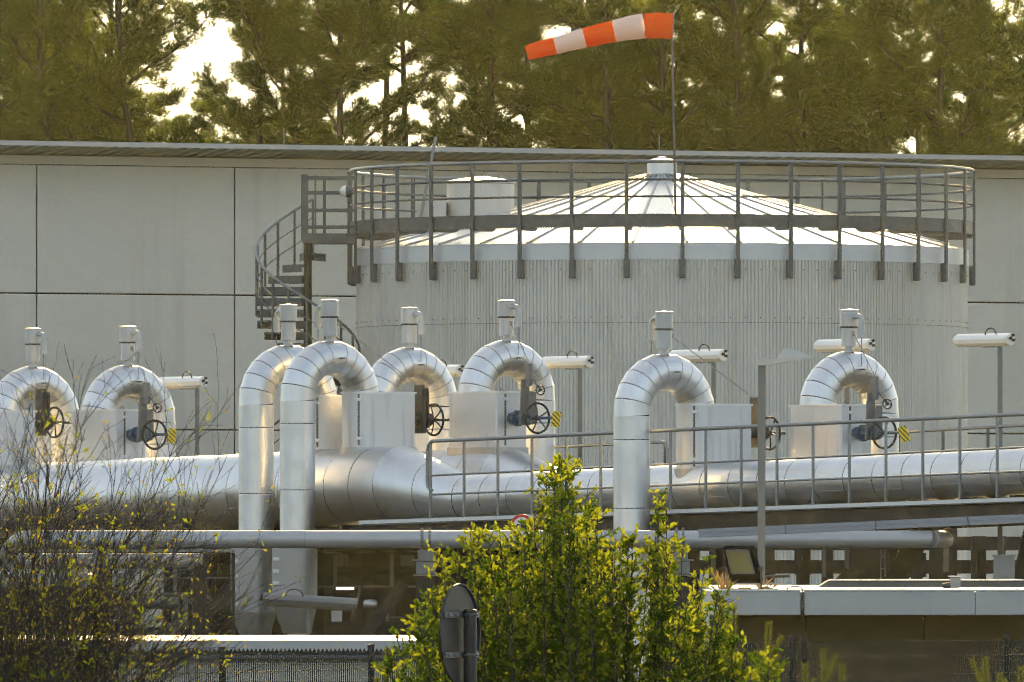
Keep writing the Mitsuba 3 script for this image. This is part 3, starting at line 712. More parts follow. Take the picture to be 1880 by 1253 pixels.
# cross pieces of the rack seen below the thin pipe
for x0, x1, y0, y1, Y in ((1250, 1990, 1029, 1054, 178.5), (1250, 1990, 986, 1011, 178.9), (1302, 1422, 1000, 1070, 181.0), (1556, 1648, 1000, 1080, 180.6), (1706, 1757, 960, 1080, 180.2), (1870, 1990, 1016, 1080, 179.8),
                          (1671, 1700, 1016, 1060, 179.6), (1459, 1488, 1000, 1056, 179.4), (560, 1010, 1040, 1052, 179.0), (560, 1010, 1006, 1012, 179.2), (300, 440, 1048, 1056, 179.0)):
    obj('beam', rect(x0, x1, y0, y1, Y, .10), 'dark_steel', pr)
for (xa, ya), (xb, yb), w, Y in (((1598, 1150), (1702, 960), .30, 170.0), ((1505, 1110), (1560, 1050), .15, 172.0), ((690, 1140), (742, 1070), .16, 171.0), ((340, 1165), (425, 1085), .16, 171.0), ((1870, 1080), (1895, 970), .22, 170.0)):
    a_, b_ = P(xa, ya, Y), P(xb, yb, Y)
    if ya > 1110: a_ = a_ + (a_ - b_) * (a_[2] - .02) / (b_[2] - a_[2])
    elif ya > 1090: a_ = a_ + (a_ - b_) * (a_[2] - .02) / (b_[2] - a_[2])
    obj('brace', box2(a_, b_, w, .14, up=UY), 'dark_steel', pr)
lad = []
for xx in (1617, 1625):
    lad.append(rect(xx - 1, xx + 1, 985, 1100, 170.6, .02))
for yy in range(1000, 1100, 22): lad.append(rect(1617, 1625, yy, yy + 2, 170.6, .02))
obj('ladder', join(*lad), 'galv_rail', pr)

for x0, x1, y0, y1, Y in ((594, 628, 1014, 1017, 176.6), (656, 688, 1013, 1016, 176.6), (700, 728, 1012, 1014.5, 176.7), (738, 768, 1012, 1014.5, 176.7), (612, 619, 1020, 1078, 176.9), (716, 723, 1018, 1078, 176.9), (708, 714, 1122, 1170, 176.8), (716, 776, 1133, 1135, 176.7),
                          (560, 776, 1076, 1079, 176.75), (318, 325, 1040, 1090, 176.6), (370, 376, 1040, 1090, 176.6), (330, 372, 1042, 1047, 176.6), (296, 432, 1060, 1063, 176.7), (1306, 1312, 1000, 1060, 177.0), (1510, 1516, 1000, 1060, 177.0), (1838, 1843, 985, 1045, 177.0), (1732, 1742, 975, 1050, 177.0)):
    obj('rack_bar', rect(x0, x1, y0, y1, Y, .03), 'rack_grey', pr)
for (xa, ya), (xb, yb) in (((330, 1090), (365, 1118)), ((370, 1088), (395, 1108)), ((664, 1075), (640, 1160)), ((1316, 1062), (1450, 1058))):
    obj('conduit', cyl(P(xa, ya, 176.4), P(xb, yb, 176.4), .022, 8), 'rack_grey', pr)
# dark low building under and behind the pipes
ds = thing('machine_shed', 'dark brown low shed in the shade behind the pipe rack', 'building')
a_, b_ = P(300, 1012, 184.0), P(1285, 1012, 184.0)
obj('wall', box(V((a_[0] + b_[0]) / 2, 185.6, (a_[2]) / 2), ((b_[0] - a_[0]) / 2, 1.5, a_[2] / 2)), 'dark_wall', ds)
obj('roof', box(V((a_[0] + b_[0]) / 2, 185.6, a_[2] + .04), ((b_[0] - a_[0]) / 2 + .15, 1.7, .04)), 'dark_steel', ds)
for x0, x1, y0, y1 in ((610, 640, 1018, 1050), (735, 762, 1020, 1050), (445, 470, 1090, 1150), (340, 372, 1022, 1045), (400, 420, 1090, 1120)):
    obj('panel', rect(x0, x1, y0, y1, 184.0, .03), 'brown_wall', ds)
obj('notice', rect(608.5, 628, 1122, 1142, 176.9, .012), 'white_paint', pr, label='small white notice sheet on a rack column')
obj('notice_post', rect(614, 622, 1120, 1320, 176.98, .03), 'dark_steel', pr)
# fittings in the gloom below the left pipes
ft = thing('lower_pipework', 'tangle of small grey pipes in the shade below the left header', 'pipework')
for (xa, ya), (xb, yb), r, Y in (((225, 1108), (330, 1108), .085, 172.), ((230, 1092), (345, 1092), .03, 172.1), ((300, 1152), (350, 1152), .06, 172.4), ((195, 1160), (345, 1157), .05, 173.)):
    obj('pipe_run', cyl(P(xa, ya, Y), P(xb, yb, Y), r, 18), 'rack_grey', ft, smooth=40)
for x, y0, r, Y in ((322, 1100, .05, 172.2), (250, 1096, .045, 172.2), (300, 1152, .14, 172.5), (222, 1160, .05, 173.0), (340, 1092, .04, 172.1)):
    c = P(x, y0, Y); obj('pipe_drop', cyl(V(c[0], Y, .01), c, r, 18), 'rack_grey', ft, smooth=40)
pm = thing('pump_casing', 'small shiny pump casing in the dark under the header', 'pump')
c = P(686, 1110, 174.5); obj('body', lathe(c - UX * .15, [(.03, 0), (.06, .02), (.075, .1), (.06, .18), (.04, .2)], 20, ax=UX), 'alu_dull', pm, smooth=40)
obj('stand', box(V(c[0], 174.5, (c[2] - .08) / 2), (.06, .06, (c[2] - .08) / 2)), 'dark_steel', pm)
dk = thing('low_bund_wall', 'dark grey low wall under the lower lamp', 'wall')
a_, b_ = P(600, 1142, 172.6), P(772, 1142, 172.6)
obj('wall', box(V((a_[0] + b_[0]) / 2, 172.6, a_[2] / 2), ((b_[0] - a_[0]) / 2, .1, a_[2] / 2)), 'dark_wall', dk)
# sun-struck ledge in the gloom, its sunlight added as a glow
lg = thing('glowing_ledge', 'sunlit ledge with an added warm glow in the shade under the header', 'lamp')
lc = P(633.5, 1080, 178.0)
scene['ledge_glow'] = {'type': 'twosided', 'bsdf': {'type': 'diffuse', 'reflectance': rgb(.8, .7, .5)}}
k = obj('tube', box(lc, (.13, .03, .024), bev=.01), 'ledge_glow', lg)
scene[k]['emitter'] = {'type': 'area', 'radiance': rgb(1.6, 1.2, .62)}  # emitter added so the ledge looks sunlit; no lamp hangs here
obj('hanger', join(box(lc + UZ * .045, (.13, .035, .015)), box(V(lc[0], 178.0, (lc[2] + ZC + .1) / 2 + .03), (.012, .012, (ZC + .1 - lc[2]) / 2 - .02))), 'dark_steel', lg)

# ---------------------------------------------------------------- thin horizontal pipe in front, and its column
fpz = ZC + (HZ - 991) * 165 / F
tp = thing('thin_front_pipe', 'long thin aluminium pipe running level across the front of the plant', 'pipe')
el = [P(14, 1060, 165.4), P(14, 1022, 165.4)] + [P(14, 0, 165.4) * V(1, 1, 0) + V(.30 - .30 * math.cos(q), -.4 * q / 1.57, fpz - .30 + .30 * math.sin(q)) for q in np.linspace(.2, math.pi / 2, 8)]
xs = [60, 330, 560, 778, 1010, 1248, 1480, 1712]
obj('elbow', tube(el + [P(60, 991, 165)], .1175, 28), 'pipe_grey', tp, smooth=50)
for xa, xb in zip(xs[:-1], xs[1:]):
    obj('pipe_length', cyl(P(xa + .25, 991, 165), P(xb - .25, 991, 165), .1175, 36), 'pipe_grey', tp, smooth=40)
obj('core', cyl(P(58, 991, 165), P(1710, 991, 165), .112, 20), 'sealant', tp, smooth=40)
obj('end_bend', tube([P(1712, 991, 165), P(1722, 991, 165.1), P(1731, 991, 165.35), P(1735, 991, 165.7), P(1735, 991, 176.)], .1175, 20), 'pipe_grey', tp, smooth=50)
for px in (182, 188, 774.5, 789, 1242, 1254):
    c = P(px, 991, 165)
    obj('pipe_clamp', join(cyl(c - UX * .018, c + UX * .018, .131, 28), box(c + UZ * .14, (.018, .025, .02)), box(c - UZ * .14, (.018, .025, .03))), 'grey_post', tp, smooth=40)
def support(px, y0, wide):
    s = thing('pipe_support', f'steel column with bracket head under the thin front pipe{wide}', 'support')
    c = P(px, 0, 165) * V(1, 1, 0)
    zt_ = ZC + (HZ - 1009) * 165 / F
    obj('cradle', box(c + UZ * (zt_ - .07), (.11, .07, .062)), 'grey_post', s)
    obj('plate', box(c + UZ * (zt_ - .145), (.19, .10, .012)), 'grey_post', s)
    obj('head', box(c + UZ * (zt_ - .25), (.135, .09, .09), bev=.01), 'grey_post', s)
    obj('foot_plate', box(c + UZ * (zt_ - .352), (.17, .10, .01)), 'grey_post', s)
    obj('column', join(box(c + V(.04, 0, (zt_ - .36) / 2), (.075, .05, (zt_ - .36) / 2)), box(c + V(-.09, .03, (zt_ - .36) / 2), (.05, .05, (zt_ - .36) / 2))), 'dark_steel', s)
support(782, 0, ', left of the traffic sign'); support(1248, 0, ', inside the green shrub'); support(185, 0, ', behind the bare shrub')
t2 = thing('short_lower_pipe', 'short grey pipe just below the thin front pipe at left', 'pipe')
obj('pipe_length', cyl(P(-60, 1031, 167.5), P(372, 1031, 167.5), .106, 30), 'pipe_grey', t2, smooth=40)
obj('drop', cyl(V(P(366, 0, 167.5)[0], 167.5, .01), P(366, 1031, 167.5), .10, 24), 'dark_steel', t2, smooth=40)
obj('drop', cyl(V(P(-55, 0, 167.5)[0], 167.5, .01), P(-55, 1031, 167.5), .10, 24), 'dark_steel', t2, smooth=40)
tr = thing('cable_tray', 'thin pale cable tray between the two level pipes at left', 'tray')
obj('tray', rect(60, 432, 1009, 1014.5, 167.2, .08), 'galv_rail', tr)
for px in (70, 185, 428): obj('tray_leg', box(V(P(px, 0, 167.2)[0], 167.25, (ZC + .18) / 2), (.025, .03, (ZC + .18) / 2)), 'dark_steel', tr)
cabl = thing('pale_cabinet_top', 'pale box-shaped tank roof edge behind the bare shrub', 'cabinet')
a_, b_ = P(-120, 1052, 150.), P(157, 1080, 150.)
obj('body', box(V((a_[0] + b_[0]) / 2, 151., a_[2] / 2 - .05), ((b_[0] - a_[0]) / 2, .9, a_[2] / 2 - .05)), 'brown_wall', cabl)
obj('cover', box(V((a_[0] + b_[0]) / 2, 151., a_[2] - .10), ((b_[0] - a_[0]) / 2 + .04, .96, .10), bev=.03), 'rendered_fascia', cabl)

# ---------------------------------------------------------------- rear walkway railing and batten lamps
def Rl(px, z): 
    A = HA + pd * 3.5; t = t_of(px, A); return A + (HB - HA) * t + UZ * z
def rz(px, py): q = Rl(px, 0); return ZC + (HZ - py) * q[1] / F
rw = thing('rear_railing', 'grey tubular railing on the far side of the header pipes', 'railing')
def rearpart(x0, y0, x1, y1):
    q0, q1 = Rl(x0, rz(x0, y0)), Rl(x1, rz(x1, y1)); L = np.linalg.norm(q1 - q0); d = unit(q1 - q0)
    obj('top_rail', tube([q0 - UZ * .5 , q0 - UZ * .12, q0 + d * .08 - UZ*.02, q0 + d * .15, q1 - d * .15, q1 - d * .06 - UZ*.02, q1 - UZ * .12, q1 - UZ * .5], .026, 8), 'galv_rail', rw, smooth=40)
    obj('mid_rail', tube([q0 - UZ * .5, q1 - UZ * .5], .016, 6), 'galv_rail', rw)
    n = max(2, int(L / .95) + 1)
    for k in range(n):
        c = q0 + (q1 - q0) * (.02 + .96 * k / (n - 1)); obj('post', box(c - UZ * .62, (.022, .022, .60)), 'galv', rw)
rearpart(985, 822.5, 1226, 811.5); rearpart(1560, 799, 1990, 775)
obj('deck', box2(Rl(150, rz(600, 842) - 1.22 - .0), Rl(1990, rz(1990, 776) - 1.22), .6, .04), 'galv', rw)
for px in np.arange(200, 1990, 160): 
    q = Rl(px, 0); obj('deck_leg', box(q + UZ * 1.55, (.05, .05, 1.54)), 'dark_steel', rw)

def batten(xr, ytop, ax, Yp=None, base=None, label='', L=1.27, posts=True, postpx=None, glands=1, mh='cream', mc='cover'):
    k = thing('batten_lamp', label, 'lamp', 'cream batten lamps on posts')
    c = base
    ax = unit(ax)
    s = unit(np.cross(UZ, ax)); 
    # section: housing on top, clear cover below, tilted
    tilt = math.radians(28); a = s * math.cos(tilt) + UZ * math.sin(tilt); b = -s * math.sin(tilt) + UZ * math.cos(tilt)
    hous = [(-.085, .0), (-.075, .055), (-.03, .085), (.05, .085), (.095, .05), (.10, .0)]
    cov = [(-.08, -.003), (.095, -.003), (.075, -.055), (.03, -.085), (-.02, -.085), (-.065, -.055)]
    obj('housing', prism(hous, c, a, b, ax, -L / 2, L / 2), mh, k, smooth=40)
    obj('cover', prism(cov, c, a, b, ax, -L / 2 + .02, L / 2 - .05), mc, k, smooth=40)
    obj('end_cap', prism([(x * .94, y * .94) for x, y in hous[::-1] + cov[::-1][1:-1]], c, a, b, ax, L / 2 if glands > 0 else -L / 2 - .025, L / 2 + .025 if glands > 0 else -L / 2), mh, k)
    e = c + ax * (L / 2 + .02) * glands
    for x, y in ((.06, .045), (.0, .03), (.035, -.02)):
        obj('cable_gland', cyl(e + a * x + b * y, e + a * x + b * y + ax * .04 * glands, .02, 10), 'black', k)
    t0 = c + b * .08 + ax * (L * .18 * glands)
    obj('cable_loop', tube([t0 + ax * glands * (.12 * math.cos(q)) + UZ * (.10 * math.sin(q)) for q in np.linspace(0, math.pi, 9)], .009, 6), 'black', k, smooth=True)
    return k
def lamp_on_rear(xl, xr, yc, label, postpx, off=3.56):
    A = HA + pd * off; t = t_of((xl + xr) / 2, A); q = A + (HB - HA) * t
    c = q + UZ * (ZC + (HZ - yc) * q[1] / F)
    L = (xr - xl) * q[1] / F / hd[0] * .93
    k = batten(0, 0, hd, base=c, label=label, L=L)
    tp_ = t_of(postpx, A); pq = A + (HB - HA) * tp_
    obj('post', box(V(pq[0], pq[1], (c[2] - .1 + .03) / 2), (.033, .033, (c[2] - .1 - .03) / 2)), 'grey_post', k)
    obj('arm', box2(V(pq[0], pq[1], c[2] - .09), c - UZ * .09, .05, .02), 'grey_post', k)
lamp_on_rear(290, 376, 704, 'cream batten lamp on a post beside the second gooseneck, leftmost of the lamps', 362)
lamp_on_rear(996, 1083, 667, 'cream batten lamp right of the gooseneck above the dome-shaped taper', 1065)
lamp_on_rear(1232, 1328, 655, 'cream batten lamp behind the gooseneck whose leg rises from the shrub', 1310)
lamp_on_rear(1500, 1598, 636, 'cream batten lamp behind the crown of the rightmost gooseneck', 1555)
lamp_on_rear(1757, 1854, 626, 'cream batten lamp standing alone at the right edge above the railing', 1836)
lamp_on_rear(752, 846, 683, 'cream batten lamp mostly hidden between the two middle goosenecks', 815)
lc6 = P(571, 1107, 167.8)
k = batten(0, 0, V(1, .04, -.062), base=lc6, label='batten lamp with shade put into its grey colour, low in front of the two tall gooseneck legs', L=1.27, glands=-1, mh='grey_post', mc='lamp_shade_grey')  # housing and cover darkened: the shade is put into their colour
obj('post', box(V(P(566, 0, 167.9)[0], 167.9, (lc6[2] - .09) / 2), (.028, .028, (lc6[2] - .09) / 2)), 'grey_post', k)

# ---------------------------------------------------------------- street lamp
sl = thing('street_lamp', 'grey square-post street lamp with wedge head in front of the railing', 'street lamp')
YS = 152.0
b_ = P(1398.5, 672, YS)
obj('post', box2(V(P(1397, 0, YS)[0], YS, .01), b_, .094, .094, up=UY, bev=.008), 'grey_post', sl)
oc = P(1391, 672, YS); pxm = YS / F
prof_ = [(x * pxm, y * pxm) for x, y in ((0, 0), (30, 0), (32, 3), (74, 9), (104, 14.5), (104, 16), (26, 13), (0, 12.5))]
obj('head_body', prism(prof_, oc, UX, UZ, UY, -.14, .14), 'lamp_pale', sl)
prof2 = [(x * pxm, y * pxm) for x, y in ((36, 13), (50, 32), (58, 32.5), (104, 15.5))]
c_ = oc
top_lo = np.array([c_ + V(x, -.13, z) for x, z in prof2[::3]])
hp = [c_ + V(prof2[0][0], s * .13, prof2[0][1]) for s in (-1, 1)] + [c_ + V(prof2[1][0], s * .08, prof2[1][1]) for s in (-1, 1)] + [c_ + V(prof2[2][0], s * .08, prof2[2][1]) for s in (-1, 1)] + [c_ + V(prof2[3][0], s * .12, prof2[3][1]) for s in (-1, 1)]
hull = trimesh.convex.convex_hull(np.array(hp)); obj('head_cover', (np.asarray(hull.vertices), np.asarray(hull.faces)), 'lamp_pale', sl)

# ---------------------------------------------------------------- flat-roofed building at right with floodlight
fb = thing('flat_roof_building', 'flat-roofed building with deep grey fascia over a brown wall at lower right', 'building')
YF = 142.0
zt_, zb_ = ZC + (HZ - 1086) * YF / F, ZC + (HZ - 1130) * YF / F
x0, xj, x1 = P(1310, 0, YF)[0], P(1473, 0, YF)[0], P(2060, 0, YF)[0]
for a, b in ((x0, xj - .02), (xj + .02, P(1790, 0, YF)[0]), (P(1790, 0, YF)[0] + .006, x1)):
    obj('fascia_panel', box(V((a + b) / 2, YF, (zt_ + zb_) / 2), ((b - a) / 2, .04, (zt_ - zb_) / 2), bev=.006), 'rendered_fascia', fb)
obj('fascia_return', box(V(x0 + .03, YF + 4.5, (zt_ + zb_) / 2), (.03, 4.45, (zt_ - zb_) / 2)), 'rendered_fascia', fb)
obj('edge_trim', box(V((x0 + x1) / 2, YF + .03, zt_ + .012), ((x1 - x0) / 2 + .01, .09, .012)), 'white_flashing', fb)
obj('roof_deck', prism([(0, -.01), (9.0, .055), (9.0, -.08), (0, -.08)], V(x0 + .06, YF + .10, zt_), UY, UZ, UX, 0, x1 - x0 - .1), 'roof_gravel', fb)
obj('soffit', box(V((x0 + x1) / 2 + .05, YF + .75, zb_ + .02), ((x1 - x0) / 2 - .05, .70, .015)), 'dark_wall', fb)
wl = x0 + .25
cutsx = [wl] + [P(px, 0, YF + 1.1)[0] for px in (1480, 1697)] + [x1]
for a, b in zip(cutsx[:-1], cutsx[1:]):
    obj('wall_panel', box(V((a + b) / 2, YF + 1.25, zb_ / 2), ((b - a) / 2 - .008, .10, zb_ / 2 - .005)), 'brown_wall', fb)
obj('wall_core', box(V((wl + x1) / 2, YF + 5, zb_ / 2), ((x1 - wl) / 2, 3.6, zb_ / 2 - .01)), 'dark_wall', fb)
ux0 = P(1500, 0, YF + 6)[0]
obj('rooflight_kerb', join(prism([(0, 0), (.14, .09), (4.2, .09), (4.2, 0)], V(ux0, YF + 6, zt_ + .025), UX, UZ, UY, 0, 1.2)), 'galv', fb)
obj('rooflight_trim', box(V(ux0 + 2.2, YF + 6.3, zt_ + .123), (2.05, .4, .008)), 'white_flashing', fb)
cj = V(xj, YF - .05, 0)
obj('cable', tube([P(1440, 1084, YF + .8), P(1452, 1078, YF + .3), P(1467, 1077, YF + .1), cj + V(0, -.01, zt_ + .02), cj + V(.01, 0, zt_ - .05), cj + V(0, 0, zb_ + .12), cj + V(.0, 0, zb_ - .02), cj + V(.01, .9, zb_ - .06)], .010, 6), 'black', fb, smooth=True)
for zz in (zt_ - .04, zt_ - .13, zb_ + .10): obj('cable_clip', box(cj + V(0, .0, zz), (.022, .02, .018)), 'galv', fb)
fl = thing('floodlight', 'black floodlight with yellowish panel tilted on the flat roof', 'floodlight')
ctr_ = P(1361, 1040, YF + .5)
u_, v_ = V(.35, -.19, 0), V(.108, .2, -.407)
un, vn_ = np.linalg.norm(u_), np.linalg.norm(v_); uu, vv_ = u_ / un, v_ / vn_
nn_ = np.cross(uu, vv_); nn_ = nn_ if nn_[1] < 0 else -nn_
obj('housing', box(ctr_ - nn_ * .04, (un / 2, vn_ / 2, .04), (uu, vv_, nn_), .012), 'matte_black', fl)
scene['led'] = {'type': 'twosided', 'bsdf': {'type': 'principled', 'base_color': rgb(.24, .22, .09), 'roughness': .25, 'specular': .5}}
obj('frame', join(*[box(ctr_ + uu * a * un * .36 + vv_ * (b * vn_ * .32 - vn_ * .12) + nn_ * .003, ((.012, vn_ * .32, .004) if a else (un * .36, .012, .004)), (uu, vv_, nn_)) for a, b in ((-1, 0), (1, 0), (0, -1), (0, 1))]), 'grey_post', fl)
obj('led_panel', box(ctr_ - vv_ * vn_ * .12 + nn_ * .001, (un * .34, vn_ * .30, .003), (uu, vv_, nn_)), 'led', fl, label='pale yellowish lamp panel')
for sgn in (-1, 1):
    e = ctr_ + uu * sgn * (un / 2 + .015) + vv_ * .06 - nn_ * .04
    obj('bracket', join(cyl(e - uu * .02, e + uu * .02, .03, 10), box(V(e[0] + sgn * .012, e[1], (e[2] + zt_) / 2), (.010, .025, (e[2] - zt_) / 2 + .004))), 'brown_steel', fl)
obj('bracket_base', box(V(ctr_[0], ctr_[1] + .05, zt_ + .004), (.25, .05, .006)), 'brown_steel', fl)
bl_ = []
for cxp, n_, hh in ((1331, 60, .30), (1404, 36, .2), (1365, 120, .08), (1420, 40, .07)):
    for _ in range(n_):
        a = P(cxp + rng.normal(0, 6 if cxp != 1365 else 22), 1085, YF + .75 + rng.uniform(-.2, .5)); a[2] = zt_ - .006
        d = V(rng.normal(0, .35), rng.normal(0, .3), 1) * hh * rng.uniform(.3, 1)
        w = V(.0022, .001, 0); bl_.append((np.array([a - w, a + w, a + d * .6 + w * .7, a + d + V(rng.normal(0, .03), 0, -.02)]), np.array([[0, 1, 2], [0, 2, 3]])))
k = obj('roof_grass', join(*bl_), 'dry_grass'); tag(k, 'dry golden grass growing on the flat roof round the floodlight', 'grass', kind='stuff')
rb = thing('roof_vent_box', 'small pale vent box on the flat roof at right', 'vent')
c = P(1754, 1078, YF + 5.0); c[2] = zt_ + .02
obj('box', box(c + UZ * .07, (.06, .06, .07), bev=.008), 'galv_rail', rb); obj('hood', box(c + V(.0, -.02, .147), (.085, .08, .008)), 'white_flashing', rb); obj('side_duct', cyl(c + V(-.06, 0, .04), c + V(-.15, 0, .03), .035, 12), 'brown_steel', rb)
cb_ = thing('grey_cabinet', 'grey upright switch cabinet in front of the rack at the right edge', 'cabinet')
a_, b_ = P(1826, 1019, 158.), P(1863, 1080, 158.)
obj('body', box(V((a_[0] + b_[0]) / 2, 158.2, a_[2] / 2 - .01), ((b_[0] - a_[0]) / 2, .2, a_[2] / 2 - .01), bev=.008), 'galv_rail', cb_)
obj('roof', box(V((a_[0] + b_[0]) / 2, 158.2, a_[2] - .012), ((b_[0] - a_[0]) / 2 + .02, .23, .012)), 'galv_rail', cb_)
obj('door', box(V((a_[0] + b_[0]) / 2, 157.995, a_[2] / 2), ((b_[0] - a_[0]) / 2 - .02, .006, a_[2] / 2 - .12)), 'galv_rail', cb_)

# ---------------------------------------------------------------- low shed behind the left fence
sh = thing('low_shed', 'low shed with pale roof edge and zigzag sheet trim behind the left fence', 'building')
YL = 122.0
zs = ZC + (HZ - 1176) * YL / F
xl, xr = P(-150, 0, YL)[0], P(772, 0, YL)[0]
obj('roof_plate', prism([(0, 0), (3.2, .03), (3.2, .0), (0, -.03)], V(xl, YL - .02, zs), UY, UZ, UX, 0, xr - xl), 'white_flashing', sh)
nz_ = int((xr - xl) / .0415); zz_ = [(0, 0)] + [(0, -.075)]
for q in range(nz_):
    zz_ += [((q + .5) * .0415, -.115), ((q + 1) * .0415, -.075)]
zz_ += [(nz_ * .0415, 0)]
obj('zigzag_trim', prism(zz_, V(xl, YL - .03, zs - .003), UX, UZ, UY, -.006, 0), 'rendered_fascia', sh)
obj('gutter', cyl(V(xl, YL - .02, zs - .175), V(xr, YL - .02, zs - .175), .030, 14), 'galv', sh, smooth=40)
obj('eaves_board', box(V((xl + xr) / 2, YL + .08, zs - .10), ((xr - xl) / 2, .03, .10)), 'black', sh)
for q in np.arange(xl + .3, xr, .5): obj('gutter_bracket', box(V(q, YL + .01, zs - .16), (.012, .05, .02)), 'black', sh)
obj('upper_wall', box(V((xl + xr) / 2, YL + .16, zs - .31), ((xr - xl) / 2, .05, .105)), 'pale_panel', sh)
obj('ledge', box(V((xl + xr) / 2, YL + .10, zs - .235), ((xr - xl) / 2, .03, .006)), 'white_flashing', sh)
for q0 in np.arange(xl + .1, xr - .4, .62):
    obj('window', box(V(q0 + .27, YL + .17, zs - .75), (.265, .02, .32)), 'pane_blue', sh)
    obj('mullion', box(V(q0 + .575, YL + .15, zs - .75), (.035, .05, .335)), 'pale_panel', sh)
obj('lower_wall', box(V((xl + xr) / 2, YL + .16, (zs - 1.09) / 2), ((xr - xl) / 2, .05, (zs - 1.09) / 2)), 'pale_panel', sh)
obj('back_wall', box(V((xl + xr) / 2, YL + 3.0, zs / 2), ((xr - xl) / 2, .05, zs / 2 - .02)), 'brown_wall', sh)
for xx in (xl + .05, xr - .05): obj('end_wall', box(V(xx, YL + 1.78, zs / 2), (.05, 1.15, zs / 2 - .02)), 'pale_panel', sh)

# ---------------------------------------------------------------- wire fences
bar = cyl(V(0, 0, 0), V(0, 0, 1.98), .0055, 5); bar_s = mikit.ply(bar, 'fence_black')
def fence(label, pxa, Ya, pxb, Yb, posts, ztop=2.04):
    k = thing('wire_fence', label, 'fence')
    A, B = P(pxa, 0, Ya) * V(1, 1, 0), P(pxb, 0, Yb) * V(1, 1, 0); L = np.linalg.norm(B - A); d = (B - A) / L
    n = int(L / .05)
    for q in range(n):
        c = A + d * (q + .5) * .05
        obj('wire', {**bar_s, 'to_world': T().translate(list(map(float, (c[0], c[1], .05))))}, None, k)
    for z in np.arange(.06, ztop, .2):
        nrm = V(d[1], -d[0], 0)
        obj('cross_wire', join(box2(A + UZ * z - nrm * .008, B + UZ * z - nrm * .008, .006, .008), box2(A + UZ * z + nrm * .008, B + UZ * z + nrm * .008, .006, .008)), 'fence_black', k)
    for px in posts:
        m_ = (px - 940) / F; t = (m_ * A[1] - A[0]) / ((B - A)[0] - m_ * (B - A)[1]); c = A + (B - A) * t
        p_ = obj('post', box(c + UZ * (ztop + .04) / 2 + V(0, .03, 0), (.032, .024, (ztop + .04) / 2), bev=.004), 'fence_black', k)
        obj('post_cap', box(c + UZ * (ztop + .05) + V(0, .03, 0), (.035, .027, .012)), 'black', p_)
fence('black wire mesh fence in front of the low shed at lower left', -60, 109, 800, 119, (-20, 408, 681))
fence('black wire mesh fence in front of the brown wall at lower right', 1180, 129, 1960, 138, (1220, 1455, 1477, 1848))

# ---------------------------------------------------------------- traffic signs
sg = thing('traffic_sign_back', 'dark grey back of a round traffic sign on a pole in front of the shrub', 'sign')
YG = 72.0; sc_ = P(843, 1165, YG); pw = YG / F
th = math.radians(67.5); su = V(math.cos(th), math.sin(th), 0); sn_ = V(math.sin(th), -math.cos(th), 0)     # in-plane, towards the viewer
mat('sign_grey', base_color=rgb(.028, .03, .032), metallic=.2, roughness=.5)
RSG = .298
obj('plate', lathe(sc_, [(.001, -.002), (RSG - .012, -.002), (RSG - .008, .012), (RSG, .012), (RSG, -.004), (.001, -.004)], 64, ax=sn_, s=su), 'sign_grey', sg, smooth=30)
pc = sc_ + su * .035 + sn_ * .055
obj('pole', cyl(V(pc[0], pc[1], .01), V(pc[0], pc[1], sc_[2] + .135), .038, 24), 'sign_grey', sg, smooth=40)
obj('pole_cap', lathe(V(pc[0], pc[1], sc_[2] + .135), [(.041, -.02), (.041, .004), (.03, .012), (.005, .014)], 20), 'black', sg, smooth=40)
for dz in (.115, -.122):
    q = obj('clamp_bar', box(sc_ + sn_ * .012 + UZ * dz, (.285 if False else math.sqrt(RSG**2 - dz**2) - .015, .010, .018), (su, sn_, UZ)), 'galv', sg)
    obj('clamp', torus(V(pc[0], pc[1], sc_[2] + dz), .042, .008, UZ, 20, 6), 'galv', q)
    for s_ in (-.2, -.1, .13, .2): obj('bolt', cyl(sc_ + sn_ * .02 + su * s_ + UZ * dz, sc_ + sn_ * .034 + su * s_ + UZ * dz, .011, 6), 'galv_rail', q)
rs = thing('prohibition_sign', 'red-rimmed round white sign peeping out behind the shrub top', 'sign')
rc = P(958, 969, 168.0); rn = unit(V(-.45, -1, 0)); ru = np.cross(UZ, rn) * -1
obj('board', cyl(rc + UY * .012, rc, .185, 36), 'galv', rs)
rax = unit(V(-.5, -1, 0)); rsd = np.cross(rax, UZ)
del scene[rs + '__board']; TAKEN.pop(rs + '__board', None)
obj('board', lathe(rc - rax * .01, [(.001, 0), (.185, 0), (.185, .008), (.001, .008)], 40, ax=rax, s=rsd), 'white_paint', rs)
obj('red_rim', lathe(rc, [(.140, .0), (.183, .0), (.183, .004), (.140, .004), (.140, 0)], 40, ax=rax, s=rsd), 'red_paint', rs)
obj('pictogram', join(prism([(-.09, -.02), (.02, -.02), (.02, .07), (-.09, .07)], rc, rsd, UZ, rax, 0, .004), prism([(.03, -.02), (.09, -.02), (.09, .02), (.07, .05), (.03, .05)], rc, rsd, UZ, rax, 0, .004),
                       *[lathe(rc + rsd * x - UZ * .03, [(.001, 0), (.018, 0), (.018, .004), (.001, .004)], 14, ax=rax, s=rsd) for x in (-.06, .06)]), 'black', rs)
obj('pole', cyl(V(rc[0], rc[1] + .05, .01), V(rc[0], rc[1] + .05, rc[2] + .1), .03, 16), 'grey_post', rs, smooth=40)

